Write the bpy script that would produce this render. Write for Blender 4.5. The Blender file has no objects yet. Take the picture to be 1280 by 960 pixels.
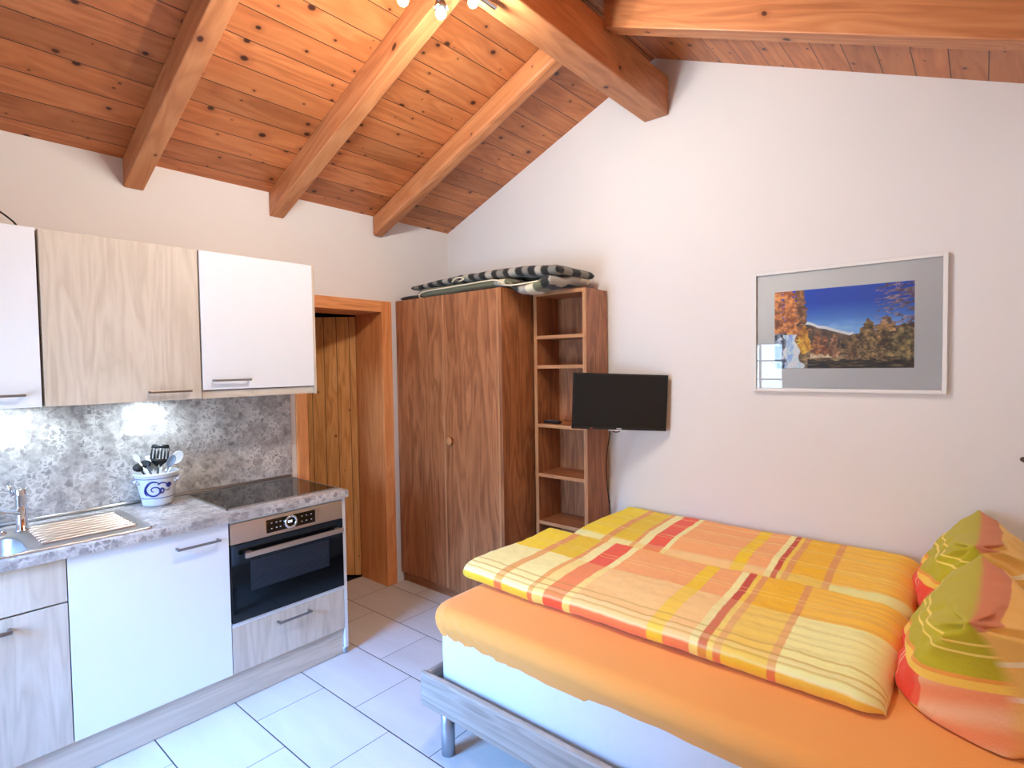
import bpy, bmesh, math, random
from mathutils import Vector, Matrix, noise
random.seed(7)
S = bpy.context.scene
COL = S.collection
PI = math.pi

# ------------------------------------------------------------------ colour and materials
def lin(c):
    return tuple(((v/255)/12.92 if v/255 <= .04045 else ((v/255+.055)/1.055)**2.4) for v in c)
def rgba(c): return (*lin(c), 1)
class NT:
    def __init__(s, name):
        s.m = bpy.data.materials.new(name); s.m.use_nodes = True
        s.t = s.m.node_tree; s.n = s.t.nodes; s.b = s.n['Principled BSDF']; s.out = s.n['Material Output']
    def add(s, ty, **k):
        nd = s.n.new(ty)
        for a, v in k.items(): setattr(nd, a, v)
        return nd
    def link(s, a, b): s.t.links.new(a, b)
    def val(s, sock, v):
        if hasattr(v, 'is_output') or isinstance(v, bpy.types.NodeSocket): s.link(v, sock)
        else: sock.default_value = v
    def math(s, op, a, b=0., c=None, clamp=False):
        nd = s.add('ShaderNodeMath', operation=op, use_clamp=clamp)
        s.val(nd.inputs[0], a); s.val(nd.inputs[1], b)
        if c is not None: s.val(nd.inputs[2], c)
        return nd.outputs[0]
    def comb(s, x, y, z=0.):
        nd = s.add('ShaderNodeCombineXYZ')
        for i, v in enumerate((x, y, z)): s.val(nd.inputs[i], v)
        return nd.outputs[0]
    def sep(s, v):
        nd = s.add('ShaderNodeSeparateXYZ'); s.link(v, nd.inputs[0]); return nd.outputs
    def noise(s, vec, scale=1., detail=3., rough=.5, dist=0.):
        nd = s.add('ShaderNodeTexNoise'); s.link(vec, nd.inputs['Vector'])
        nd.inputs['Scale'].default_value = scale; nd.inputs['Detail'].default_value = detail
        nd.inputs['Roughness'].default_value = rough; nd.inputs['Distortion'].default_value = dist
        return nd.outputs['Fac']
    def ramp(s, fac, stops, interp='LINEAR'):
        nd = s.add('ShaderNodeValToRGB'); r = nd.color_ramp; r.interpolation = interp
        while len(r.elements) < len(stops): r.elements.new(.5)
        for e, (p, c) in zip(r.elements, stops): e.position = p; e.color = rgba(c)
        s.link(fac, nd.inputs[0]); return nd.outputs['Color']
    def mix(s, fac, a, b, mode='MIX'):
        nd = s.add('ShaderNodeMix', data_type='RGBA', blend_type=mode)
        s.val(nd.inputs[0], fac)
        s.val(nd.inputs[6], a); s.val(nd.inputs[7], b)
        return nd.outputs[2]
    def smooth(s, v, a, b):
        nd = s.add('ShaderNodeMapRange', interpolation_type='SMOOTHSTEP')
        s.val(nd.inputs[0], v); s.val(nd.inputs[1], a); s.val(nd.inputs[2], b)
        return nd.outputs[0]
    def bump(s, h, strength=.3, dist=.002):
        nd = s.add('ShaderNodeBump'); nd.inputs['Strength'].default_value = strength
        nd.inputs['Distance'].default_value = dist; s.link(h, nd.inputs['Height'])
        s.link(nd.outputs[0], s.b.inputs['Normal'])
    def set(s, color=None, rough=.5, metal=0., spec=None, coat=0.):
        if color is not None: s.val(s.b.inputs['Base Color'], color)
        s.val(s.b.inputs['Roughness'], rough); s.b.inputs['Metallic'].default_value = metal
        if spec is not None: s.b.inputs['Specular IOR Level'].default_value = spec
        if coat: s.b.inputs['Coat Weight'].default_value = coat; s.b.inputs['Coat Roughness'].default_value = .1
        return s.m

def plain(name, c, rough=.5, metal=0., spec=None, coat=0., speck=.03):
    N = NT(name); tc = N.add('ShaderNodeTexCoord').outputs['Object']
    n = N.noise(tc, 35., 3.)
    col = N.mix(n, tuple(list(v*(1-speck) for v in lin(c))+[1]), tuple(list(min(1, v*(1+speck)) for v in lin(c))+[1]))
    return N.set(col, rough, metal, spec, coat)

def wood(name, dark, mid, light, plank=0., knots=0., rough=.45, fine=70., streak=9., knotcol=(70, 30, 15), kmin=.002, kmax=.011, contrast=1., coat=0.):
    N = NT(name); uv = N.add('ShaderNodeUVMap').outputs[0]; s_ = N.sep(uv); u, v = s_[0], s_[1]
    if plank:
        q = N.math('DIVIDE', v, plank); idx = N.math('FLOOR', q)
        w = N.add('ShaderNodeTexWhiteNoise', noise_dimensions='1D'); N.link(idx, w.inputs['W']); rnd = w.outputs['Value']
        u = N.math('ADD', u, N.math('MULTIPLY', rnd, 37.3))
        fr = N.math('FRACT', q)
    else: rnd = 0.
    if knots:
        vo = N.add('ShaderNodeTexVoronoi', voronoi_dimensions='2D'); su, sv = knots*2.6, knots*6.5
        cu, cv = N.math('MULTIPLY', u, su), N.math('MULTIPLY', v, sv)
        vec = N.comb(cu, cv); N.link(vec, vo.inputs['Vector']); vo.inputs['Scale'].default_value = 1.
        vo.inputs['Randomness'].default_value = .9
        p = N.sep(vo.outputs['Position'])
        du = N.math('DIVIDE', N.math('SUBTRACT', cu, p[0]), su*1.25); dv = N.math('DIVIDE', N.math('SUBTRACT', cv, p[1]), sv)
        r = N.math('SQRT', N.math('ADD', N.math('MULTIPLY', du, du), N.math('MULTIPLY', dv, dv)))
        sc = N.add('ShaderNodeSeparateColor'); N.link(vo.outputs['Color'], sc.inputs[0])
        R = N.math('MULTIPLY_ADD', N.math('POWER', sc.outputs[0], 2.2), kmax-kmin, kmin)
        kr = N.math('DIVIDE', r, R)
        bend = N.math('MULTIPLY', N.math('EXPONENT', N.math('MULTIPLY', kr, -.55)), N.math('MULTIPLY', R, 1.6))
        v = N.math('ADD', v, bend)
    seed = N.math('MULTIPLY', rnd, 13.) if plank else 0.
    vec = N.comb(N.math('MULTIPLY', u, .9), N.math('MULTIPLY', v, streak), seed)
    n1 = N.noise(vec, 1., 3., .55, .6)
    rings = N.math('FRACT', N.math('MULTIPLY', N.math('ADD', n1, N.math('MULTIPLY', v, .6)), 7.))
    rings = N.math('ABSOLUTE', N.math('MULTIPLY_ADD', rings, 2., -1.))
    n2 = N.noise(N.comb(N.math('MULTIPLY', u, 3.), N.math('MULTIPLY', v, fine), seed), 1., 4., .6)
    f = N.math('ADD', N.math('MULTIPLY', n1, .45), N.math('ADD', N.math('MULTIPLY', rings, .22), N.math('MULTIPLY', n2, .33)))
    f = N.math('MULTIPLY_ADD', N.math('SUBTRACT', f, .5), 1.5*contrast, .5, clamp=True)
    col = N.ramp(f, [(0.12, dark), (.5, mid), (.9, light)])
    h = n2
    if plank:
        tint = N.math('MULTIPLY_ADD', rnd, .34, .82)
        col = N.mix(1., col, N.comb(tint, tint, tint), 'MULTIPLY')
        e = N.math('MULTIPLY', N.math('MINIMUM', fr, N.math('SUBTRACT', 1., fr)), plank)
        g = N.smooth(e, .0008, .0034)
        col = N.mix(N.math('SUBTRACT', 1., g), col, rgba(tuple(x*.32 for x in dark)))
        h = N.math('ADD', N.math('MULTIPLY', n2, .12), g)
    if knots:
        halo = N.math('SUBTRACT', 1., N.smooth(kr, .9, 3.2))
        col = N.mix(N.math('MULTIPLY', halo, .45), col, rgba(dark))
        kn = N.math('SUBTRACT', 1., N.smooth(kr, .55, 1.15))
        col = N.mix(kn, col, rgba(knotcol))
    N.bump(h, .35 if plank else .12, .003 if plank else .0008)
    return N.set(col, rough, coat=coat)

M = {}
M['wall'] = None
def wall_mat():
    N = NT('wall_plaster'); tc = N.add('ShaderNodeTexCoord').outputs['Object']
    n = N.noise(tc, 90., 5., .6); n2 = N.noise(tc, 1.6, 3.)
    col = N.mix(n2, rgba((222, 219, 216)), rgba((230, 227, 224)))
    N.bump(n, .22, .0025); return N.set(col, .85, spec=.2)
M['wall'] = wall_mat()
M['ceil'] = wood('pine_boards', (146, 82, 44), (186, 112, 64), (208, 140, 88), plank=.141, knots=1.5, rough=.42, fine=45., streak=6., kmin=.003, kmax=.017, contrast=.8, knotcol=(66, 28, 14))
M['beam'] = wood('pine_beam', (152, 90, 52), (188, 122, 76), (210, 150, 102), knots=.7, rough=.45, fine=55., streak=6., kmin=.002, kmax=.017, contrast=.85)
M['dpine'] = wood('pine_door', (190, 126, 66), (228, 168, 100), (240, 190, 128), plank=.095, knots=1., rough=.4, kmax=.011)
M['casing'] = wood('pine_casing', (196, 122, 66), (224, 150, 92), (236, 172, 116), knots=.5, rough=.4, kmax=.008)
M['walnut'] = wood('walnut_veneer', (108, 62, 36), (158, 100, 62), (190, 130, 86), rough=.42, fine=120., streak=8., contrast=1.)
M['walnut2'] = wood('walnut_edge', (150, 98, 60), (180, 126, 82), (198, 148, 104), rough=.45, fine=110., streak=9.)
M['oak'] = wood('pale_oak_laminate', (184, 168, 148), (206, 192, 173), (220, 208, 191), rough=.5, fine=60., streak=8., contrast=.9)
M['greyoak'] = wood('grey_oak_rail', (126, 116, 106), (158, 148, 136), (180, 170, 160), rough=.5, fine=60., streak=8.)
M['white'] = plain('white_laminate', (232, 234, 236), .38, speck=.01)
M['whitepaint'] = plain('white_paint', (226, 225, 222), .5, speck=.01)
M['steel'] = plain('brushed_steel', (196, 190, 184), .32, 1., speck=.05)
M['ovensteel'] = plain('oven_steel', (206, 190, 174), .38, 1., speck=.03)
M['chrome'] = plain('chrome', (222, 224, 228), .1, 1., speck=.01)
M['handle'] = plain('handle_steel', (150, 148, 146), .3, 1., speck=.02)
M['legmetal'] = plain('leg_metal', (170, 176, 184), .35, .9, speck=.02)
M['blackglass'] = plain('black_glass', (9, 9, 11), .06, 0., .6, speck=.0)
M['hobglass'] = plain('hob_glass', (12, 12, 13), .045, 0., .7, speck=0.)
M['ovenwindow'] = plain('oven_window', (38, 42, 50), .16, 0., .7, speck=.1)
M['rack'] = plain('oven_interior', (60, 66, 76), .3, .8)
M['black'] = plain('black_plastic', (16, 16, 17), .4, speck=.05)
M['blackmatte'] = plain('black_rubber', (12, 12, 12), .6)
M['screen'] = plain('tv_screen', (8, 8, 9), .22, 0., .5, speck=0.)
M['greyp'] = plain('grey_plastic', (120, 132, 146), .4)
M['whitep'] = plain('white_plastic', (226, 228, 226), .4, speck=.01)
M['cream'] = plain('cream_piping', (224, 216, 186), .8)
M['mattress'] = plain('white_ticking', (226, 229, 232), .85, spec=.2)
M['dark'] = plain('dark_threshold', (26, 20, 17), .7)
M['hook'] = plain('bronze_hook', (92, 76, 58), .5, .4)
M['crock'] = plain('salt_glaze_stoneware', (206, 210, 212), .28, speck=.05)
M['cobalt'] = plain('cobalt_glaze', (28, 40, 128), .28, speck=.2)
M['mark'] = plain('pale_print', (225, 225, 228), .5)
M['redlight'] = plain('standby_marking', (206, 90, 80), .5)
def stone(name):
    N = NT(name); tc = N.add('ShaderNodeTexCoord').outputs['Object']
    w = N.add('ShaderNodeTexNoise'); N.link(tc, w.inputs['Vector']); w.inputs['Scale'].default_value = 26.; w.inputs['Detail'].default_value = 5.; w.inputs['Roughness'].default_value = .65
    vm = N.add('ShaderNodeVectorMath', operation='MULTIPLY_ADD'); N.link(w.outputs['Color'], vm.inputs[0]); vm.inputs[1].default_value = (.075, .075, .075); N.link(tc, vm.inputs[2])
    vo = N.add('ShaderNodeTexVoronoi', feature='DISTANCE_TO_EDGE'); N.link(vm.outputs[0], vo.inputs['Vector']); vo.inputs['Scale'].default_value = 34.
    vo2 = N.add('ShaderNodeTexVoronoi'); N.link(vm.outputs[0], vo2.inputs['Vector']); vo2.inputs['Scale'].default_value = 34.
    sc = N.add('ShaderNodeSeparateColor'); N.link(vo2.outputs['Color'], sc.inputs[0])
    n = N.noise(tc, 30., 6., .72)
    f = N.math('ADD', N.math('MULTIPLY', sc.outputs[0], .26), N.math('MULTIPLY', n, .74))
    base = N.ramp(f, [(.2, (104, 98, 96)), (.42, (150, 143, 138)), (.6, (178, 171, 164)), (.85, (216, 211, 205))])
    vein = N.math('SUBTRACT', 1., N.smooth(vo.outputs['Distance'], .02, .2))
    vein = N.math('MULTIPLY', vein, N.smooth(N.noise(tc, 9., 4.), .4, .62))
    col = N.mix(N.math('MULTIPLY', vein, .8), base, rgba((222, 217, 210)))
    return N.set(col, .34)
M['stone'] = stone('granite_laminate')
def tiles():
    N = NT('floor_tiles'); g = N.add('ShaderNodeNewGeometry').outputs['Position']; p = N.sep(g); x, y = p[0], p[1]
    q = N.math('DIVIDE', N.math('SUBTRACT', -.98, y), .3365); row = N.math('FLOOR', q); fr = N.math('FRACT', q)
    odd = N.math('FLOORED_MODULO', row, 2.)
    qx = N.math('DIVIDE', N.math('SUBTRACT', x, N.math('MULTIPLY_ADD', odd, -.26, .28)), .52)
    fx = N.math('FRACT', qx); colid = N.math('FLOOR', qx)
    dy = N.math('MULTIPLY', N.math('MINIMUM', fr, N.math('SUBTRACT', 1., fr)), .3365)
    dx = N.math('MULTIPLY', N.math('MINIMUM', fx, N.math('SUBTRACT', 1., fx)), .52)
    gy = N.smooth(dy, .0014, .0034); gx = N.smooth(dx, .0008, .0024)
    g_ = N.math('MULTIPLY', gx, gy)
    w = N.add('ShaderNodeTexWhiteNoise', noise_dimensions='2D'); N.link(N.comb(row, colid), w.inputs['Vector'])
    n = N.noise(N.comb(N.math('MULTIPLY_ADD', w.outputs['Value'], 9., N.math('MULTIPLY', x, 1.2)), N.math('MULTIPLY', y, 5.)), 1.6, 5., .6)
    f = N.math('ADD', N.math('MULTIPLY', n, .8), N.math('MULTIPLY', w.outputs['Value'], .2))
    col = N.ramp(f, [(.2, (196, 192, 184)), (.8, (218, 215, 209))])
    col = N.mix(N.math('SUBTRACT', 1., g_), col, rgba((46, 44, 46)))
    N.bump(g_, .5, .002)
    return N.set(col, .36)
M['tile'] = tiles()
def vcol(name, rough=.85, weave=0., spec=.2):
    N = NT(name); a = N.add('ShaderNodeVertexColor'); a.layer_name = 'Col'
    if weave:
        tc = N.add('ShaderNodeTexCoord').outputs['Object']
        n = N.noise(tc, weave, 4., .7); N.bump(n, .45, .006)
    N.set(a.outputs['Color'], rough, spec=spec)
    if weave: N.b.inputs['Sheen Weight'].default_value = .15
    return N.m
M['duvet'] = vcol('plaid_cotton', .85, 55.)
M['cushion'] = vcol('striped_canvas', .85, 90.)
M['photo'] = vcol('photo_print', .5)
def cloth(name, c, sc=40.):
    N = NT(name); tc = N.add('ShaderNodeTexCoord').outputs['Object']
    n = N.noise(tc, sc, 3.); col = N.mix(N.noise(tc, 4., 2.), rgba(tuple(v*.97 for v in c)), rgba(c))
    N.bump(n, .12, .002); N.set(col, .8, spec=.2); N.b.inputs['Sheen Weight'].default_value = .2
    return N.m
M['sheet'] = cloth('orange_jersey', (251, 176, 92))
def glass(name, refl=1.):
    N = NT(name); N.n.remove(N.b)
    tr = N.add('ShaderNodeBsdfTransparent'); gl = N.add('ShaderNodeBsdfGlossy'); gl.inputs['Roughness'].default_value = .0
    fr = N.add('ShaderNodeFresnel'); fr.inputs['IOR'].default_value = 1.52
    mx = N.add('ShaderNodeMixShader'); N.link(fr.outputs[0], mx.inputs[0]) if refl == 1. else N.link(N.math('MULTIPLY', fr.outputs[0], refl, clamp=True), mx.inputs[0])
    N.link(tr.outputs[0], mx.inputs[1]); N.link(gl.outputs[0], mx.inputs[2]); N.link(mx.outputs[0], N.out.inputs[0])
    return N.m
M['glass'] = glass('clear_glass')
M['pglass'] = glass('picture_glass', .8)
def emit(name, c, st):
    N = NT(name); N.set(rgba(c), .3)
    N.b.inputs['Emission Color'].default_value = (*c, 1) if max(c) <= 1 else rgba(c); N.b.inputs['Emission Strength'].default_value = st
    return N.m

# ------------------------------------------------------------------ mesh helpers
def setp(o, label=None, cat=None, group=None, kind=None):
    if label: o['label'] = label
    if cat: o['category'] = cat
    if group: o['group'] = group
    if kind: o['kind'] = kind
    return o
def empty(name, loc=(0, 0, 0), label=None, cat=None, group=None, kind=None):
    o = bpy.data.objects.new(name, None); COL.objects.link(o); o.location = loc; o.empty_display_size = .05
    return setp(o, label, cat, group, kind)
def newbm():
    bm = bmesh.new(); bm.loops.layers.uv.new('UVMap'); return bm
def box(bm, x0, x1, y0, y1, z0, z1, grain='z', mi=0, mat=None):
    """box with metric UVs, u along the grain; optional 4x4 placement"""
    uvl = bm.loops.layers.uv.active
    P = [Vector((x, y, z)) for x in (x0, x1) for y in (y0, y1) for z in (z0, z1)]
    vs = [bm.verts.new((mat @ p) if mat else p) for p in P]
    ou, ov = random.uniform(0, 9), random.uniform(0, 9)
    g = 'xyz'.index(grain)
    for idx, ax in (((0, 1, 3, 2), 0), ((4, 6, 7, 5), 0), ((0, 4, 5, 1), 1), ((2, 3, 7, 6), 1), ((0, 2, 6, 4), 2), ((1, 5, 7, 3), 2)):
        f = bm.faces.new([vs[i] for i in idx]); f.material_index = mi
        if ax == g: a, b = [k for k in range(3) if k != ax]
        else: a = g; b = [k for k in range(3) if k not in (ax, g)][0]
        for l, i in zip(f.loops, idx): l[uvl].uv = (P[i][a]+ou, P[i][b]+ov+.37*ax)
    return vs
def obj(name, bm, mat, parent=None, bevel=0., seg=2, smooth=False, sub=0, **kw):
    me = bpy.data.meshes.new(name); bm.normal_update(); bm.to_mesh(me); bm.free()
    for m in (mat if isinstance(mat, (list, tuple)) else [mat]): me.materials.append(m)
    o = bpy.data.objects.new(name, me); COL.objects.link(o)
    if parent is not None:
        o.parent = parent; o.matrix_parent_inverse = Matrix.Identity(4)
        off = Vector((0, 0, 0)); p = parent
        while p is not None: off += p.location; p = p.parent
        # geometry is written in world coordinates: shift it into the parent's frame
        if parent.rotation_euler.to_matrix().is_identity if hasattr(parent.rotation_euler.to_matrix(), 'is_identity') else True:
            me.transform(Matrix.Translation(-off))
    if bevel:
        b = o.modifiers.new('Bevel', 'BEVEL'); b.width = bevel; b.segments = seg; b.limit_method = 'ANGLE'; b.angle_limit = math.radians(40)
    if sub:
        s = o.modifiers.new('Subsurf', 'SUBSURF'); s.levels = sub; s.render_levels = sub
    if smooth:
        for p in me.polygons: p.use_smooth = True
    elif bevel:
        for p in me.polygons: p.use_smooth = False
    return setp(o, **kw)
def bobj(name, dims, mat, parent=None, grain='z', bevel=0.0, **kw):
    bm = newbm(); box(bm, *dims, grain=grain); return obj(name, bm, mat, parent, bevel, **kw)
def lathe(bm, prof, c=(0, 0, 0), axis=(0, 0, 1), n=32, cap=True):
    ax = Vector(axis).normalized(); q = ax.to_track_quat('Z', 'Y').to_matrix()
    rings = []
    for r, z in prof:
        rings.append([bm.verts.new(Vector(c)+q @ Vector((r*math.cos(2*PI*i/n), r*math.sin(2*PI*i/n), z))) for i in range(n)])
    for a, b in zip(rings, rings[1:]):
        for i in range(n): bm.faces.new((a[i], a[(i+1) % n], b[(i+1) % n], b[i]))
    if cap:
        bm.faces.new(rings[0][::-1]); bm.faces.new(rings[-1])
def tube(bm, pts, r, n=10, rr=None, cap=True, flat=1.):
    pts = [Vector(p) for p in pts]; rings = []
    up = Vector((0, 0, 1))
    prev = None
    for i, p in enumerate(pts):
        d = (pts[min(i+1, len(pts)-1)]-pts[max(i-1, 0)]).normalized()
        if prev is None:
            a = d.cross(up); a = a if a.length > .05 else d.cross(Vector((1, 0, 0)))
        else: a = prev-d*prev.dot(d)
        a.normalize(); prev = a; b = d.cross(a)
        R = rr[i] if rr else r
        rings.append([bm.verts.new(p+a*math.cos(2*PI*k/n)*R+b*math.sin(2*PI*k/n)*R*flat) for k in range(n)])
    for A, B in zip(rings, rings[1:]):
        for k in range(n): bm.faces.new((A[k], A[(k+1) % n], B[(k+1) % n], B[k]))
    if cap: bm.faces.new(rings[0][::-1]); bm.faces.new(rings[-1])
def spline(P, n=8):
    P = [Vector(p) for p in P]; out = []
    for i in range(len(P)-1):
        a, b, c, d = P[max(i-1, 0)], P[i], P[i+1], P[min(i+2, len(P)-1)]
        for k in range(n):
            t = k/n
            out.append(.5*((2*b)+(c-a)*t+(2*a-5*b+4*c-d)*t*t+(3*b-a-3*c+d)*t**3))
    out.append(P[-1]); return out
def prism(bm, poly, y0, y1, grain=None):
    """poly in x,z extruded along y"""
    uvl = bm.loops.layers.uv.active
    A = [bm.verts.new((x, y0, z)) for x, z in poly]; B = [bm.verts.new((x, y1, z)) for x, z in poly]
    n = len(poly); fs = [bm.faces.new(A), bm.faces.new(B[::-1])]
    L = 0
    for i in range(n):
        j = (i+1) % n; f = bm.faces.new((A[i], B[i], B[j], A[j])); l = math.dist(poly[i], poly[j])
        for lp, uv in zip(f.loops, ((y0, L), (y1, L), (y1, L+l), (y0, L+l))): lp[uvl].uv = uv
        L += l+.013
    bmesh.ops.recalc_face_normals(bm, faces=bm.faces[:])
def setcol(o, colors):
    """colors: list of sRGB tuples per vertex"""
    a = o.data.color_attributes.new('Col', 'FLOAT_COLOR', 'POINT')
    for i, c in enumerate(colors): a.data[i].color = (*lin(c), 1)
def nz(x, y, z=0.): return noise.noise(Vector((x, y, z)))
def mixc(a, b, t): return tuple(p+(q-p)*t for p, q in zip(a, b))

# ------------------------------------------------------------------ room shell
RX, BY = 3.62, -3.85            # right wall, back wall
ZE, ZR, XR = 2.645, 3.375, 1.79 # eaves height, ridge height, ridge x
bobj('floor', (-.30, RX+.15, BY-.15, .15, -.1, 0), M['tile'], kind='structure')
# left wall (kitchen side) with doorway
DY0, DY1, DZ = -1.262, -.676, 1.975
bm = newbm()
box(bm, -.30, 0, BY-.15, DY0-.02, 0, ZE); box(bm, -.30, 0, DY1+.02, .15, 0, ZE); box(bm, -.30, 0, DY0-.02, DY1+.02, DZ+.02, ZE)
obj('wall_left', bm, M['wall'], kind='structure')
bm = newbm(); e = .06*(ZR-ZE)/XR
prism(bm, [(-.3, 0), (RX+.15, 0), (RX+.15, ZE+.0), (RX, ZE+.02), (XR, ZR+.02), (0, ZE+.02), (-.3, ZE)], 0, .15)
obj('wall_back', bm, M['wall'], kind='structure')
bobj('wall_right', (RX, RX+.15, BY, 0, 0, ZE+.05), M['wall'], kind='structure')
# wall behind the camera with a window
WX0, WX1, WZ0, WZ1 = .42, 1.56, .52, 1.84
bm = newbm()
y0, y1 = BY-.15, BY
box(bm, 0, WX0, y0, y1, 0, ZE+.17); box(bm, WX1, RX+.15, y0, y1, 0, ZE+.0); box(bm, WX0, WX1, y0, y1, 0, WZ0); box(bm, WX0, WX1, y0, y1, WZ1, ZE+.17)
prism(bm, [(0, ZE), (RX, ZE), (XR, ZR+.02)], y0, y1)
obj('wall_front', bm, M['wall'], kind='structure')
w = empty('window_1', (0, 0, 0), kind='structure')
bm = newbm(); fy0, fy1 = BY-.11, BY-.05
for a in ((WX0, WX0+.06, WZ0, WZ1), (WX1-.06, WX1, WZ0, WZ1), (WX0, WX1, WZ0, WZ0+.06), (WX0, WX1, WZ1-.06, WZ1), (.97, 1.01, WZ0, WZ1)): box(bm, a[0], a[1], fy0, fy1, a[2], a[3])
obj('window_frame', bm, M['whitepaint'], w)
bm = newbm()
for xx in (.72, 1.245): box(bm, xx, xx+.02, fy0+.02, fy1-.01, WZ0, WZ1)
for zz in (.95, 1.36, 1.58): box(bm, WX0, WX1, fy0+.02, fy1-.01, zz, zz+.02)
obj('muntins', bm, M['whitepaint'], w)
bobj('glass_pane', (WX0, WX1, BY-.085, BY-.08, WZ0, WZ1), M['glass'], w)
# sloping boarded ceiling
def slope(name, xa, za, xb, zb, vs=1.):
    bm = newbm(); uvl = bm.loops.layers.uv.active
    L = math.dist((xa, za), (xb, zb)); ya, yb = BY-.1, .1
    V = [bm.verts.new(p) for p in ((xa, ya, za), (xa, yb, za), (xb, yb, zb), (xb, ya, zb), (xa, ya, za+.08), (xa, yb, za+.08), (xb, yb, zb+.08), (xb, ya, zb+.08))]
    for idx in ((0, 1, 2, 3), (4, 7, 6, 5), (0, 4, 5, 1), (2, 6, 7, 3), (1, 5, 6, 2), (0, 3, 7, 4)):
        f = bm.faces.new([V[i] for i in idx])
        for l in f.loops:
            c = l.vert.co; l[uvl].uv = (c.y, (c.x-xa)/(xb-xa)*L*vs+(.0 if vs == 1. else 20.))
    bmesh.ops.recalc_face_normals(bm, faces=bm.faces[:])
    return obj(name, bm, M['ceil'], kind='structure')
SL = (ZR-ZE)/XR
slope('ceiling_left', -.05, ZE-.05*SL, XR, ZR)
SR = .425
slope('ceiling_right', RX+.05, ZR-SR*(RX+.05-XR), XR, ZR, 1.06)
bobj('baseboard_left', (0, .012, -.588, -.005, 0, .1), M['whitepaint'], kind='structure', bevel=.002)
bobj('baseboard_back', (1.46, RX, -.012, 0, 0, .1), M['whitepaint'], kind='structure', bevel=.002)
# space beyond the door
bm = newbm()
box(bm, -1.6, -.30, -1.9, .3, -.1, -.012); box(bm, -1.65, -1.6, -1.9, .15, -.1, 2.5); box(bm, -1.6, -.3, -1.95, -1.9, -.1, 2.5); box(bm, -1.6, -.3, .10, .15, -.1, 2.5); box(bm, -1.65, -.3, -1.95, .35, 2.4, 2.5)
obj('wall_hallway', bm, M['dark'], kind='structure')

# doorway: casing, deep lining, half open leaf
d = empty('door_1', (0, (DY0+DY1)/2, 0), kind='structure')
bm = newbm()
box(bm, 0, .022, DY1, DY1+.086, 0, DZ+.08, 'z'); box(bm, 0, .022, DY0-.074, DY0, 0, DZ+.08, 'z'); box(bm, 0, .0222, DY0, DY1, DZ, DZ+.08, 'y')
obj('casing', bm, M['casing'], d, bevel=.004)
bm = newbm()
box(bm, -.30, 0, DY1, DY1+.02, 0, DZ+.02, 'z'); box(bm, -.30, 0, DY0-.02, DY0, 0, DZ+.02, 'z'); box(bm, -.30, 0, DY0, DY1, DZ, DZ+.02, 'x')
obj('lining', bm, M['casing'], d, bevel=.002)
hin = Matrix.Translation((-.30, DY1-.006, 0)) @ Matrix.Rotation(math.radians(40.3-90+1.5), 4, 'Z')
bm = newbm(); box(bm, -.04, 0, -.60, 0, .012, DZ-.01, 'z', mat=Matrix.Translation((-.30, DY1-.006, 0)) @ Matrix.Rotation(math.radians(-50), 4, 'Z'))
obj('door_leaf', bm, M['dpine'], d, bevel=.003)

# ------------------------------------------------------------------ roof timbers
bm = newbm(); box(bm, 1.723, 1.873, BY+.02, -.002, 3.021, 3.235, 'y')
obj('ridge_beam', bm, M['beam'], bevel=.006, label='thick pine ridge beam running along the peak of the boarded ceiling', cat='beam')
def rafter(name, y0, y1, xa, za, xb, zb, drop, label, group):
    bm = newbm(); uvl = bm.loops.layers.uv.active; L = math.dist((xa, za), (xb, zb)); ou = random.uniform(0, 9)
    A = [(xa, za), (xb, zb), (xb, zb-drop), (xa, za-drop)]
    F = [bm.verts.new((x, y0, z)) for x, z in A]; B = [bm.verts.new((x, y1, z)) for x, z in A]
    for vs, uv in ((F, ((0, 0), (L, 0), (L, drop), (0, drop))), (B[::-1], ((0, .9), (L, .9), (L, .9+drop), (0, .9+drop))),
                   ((F[3], F[2], B[2], B[3]), ((0, .4), (L, .4), (L, .49), (0, .49))), ((F[1], F[0], B[0], B[1]), ((0, .6), (L, .6), (L, .7), (0, .7))),
                   ((F[0], F[3], B[3], B[0]), ((0, 0), (0, .1), (.1, .1), (.1, 0))), ((F[2], F[1], B[1], B[2]), ((0, 0), (0, .1), (.1, .1), (.1, 0)))):
        f = bm.faces.new(vs)
        for l, q in zip(f.loops, uv): l[uvl].uv = (q[0]+ou, q[1]+ou*1.7)
    bmesh.ops.recalc_face_normals(bm, faces=bm.faces[:])
    return obj(name, bm, M['beam'], bevel=.005 if y0 < -.73 or xa > 1 else .02, label=label, cat='beam', group=group)
g = 'rafters on the slope above the kitchen'
for y0, lab in ((-2.205, 'pine rafter nearest the camera, ending above the pale oak wall cabinet'), (-1.463, 'pine rafter ending above the white wall cabinet with the oak strip below'), (-.726, 'pine rafter ending above the wardrobe beside the gable wall')):
    rafter('rafter', y0, y0+.088, .002, ZE+.002*SL, 1.721, ZE+1.721*SL, .143, lab, g)
rafter('rafter', -.726, -.638, 1.875, ZR-SR*(1.875-XR), RX-.002, ZR-SR*(RX-XR), .14, 'pine rafter on the slope right of the ridge beam, close to the gable wall', 'rafters on the slope above the bed')

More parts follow.
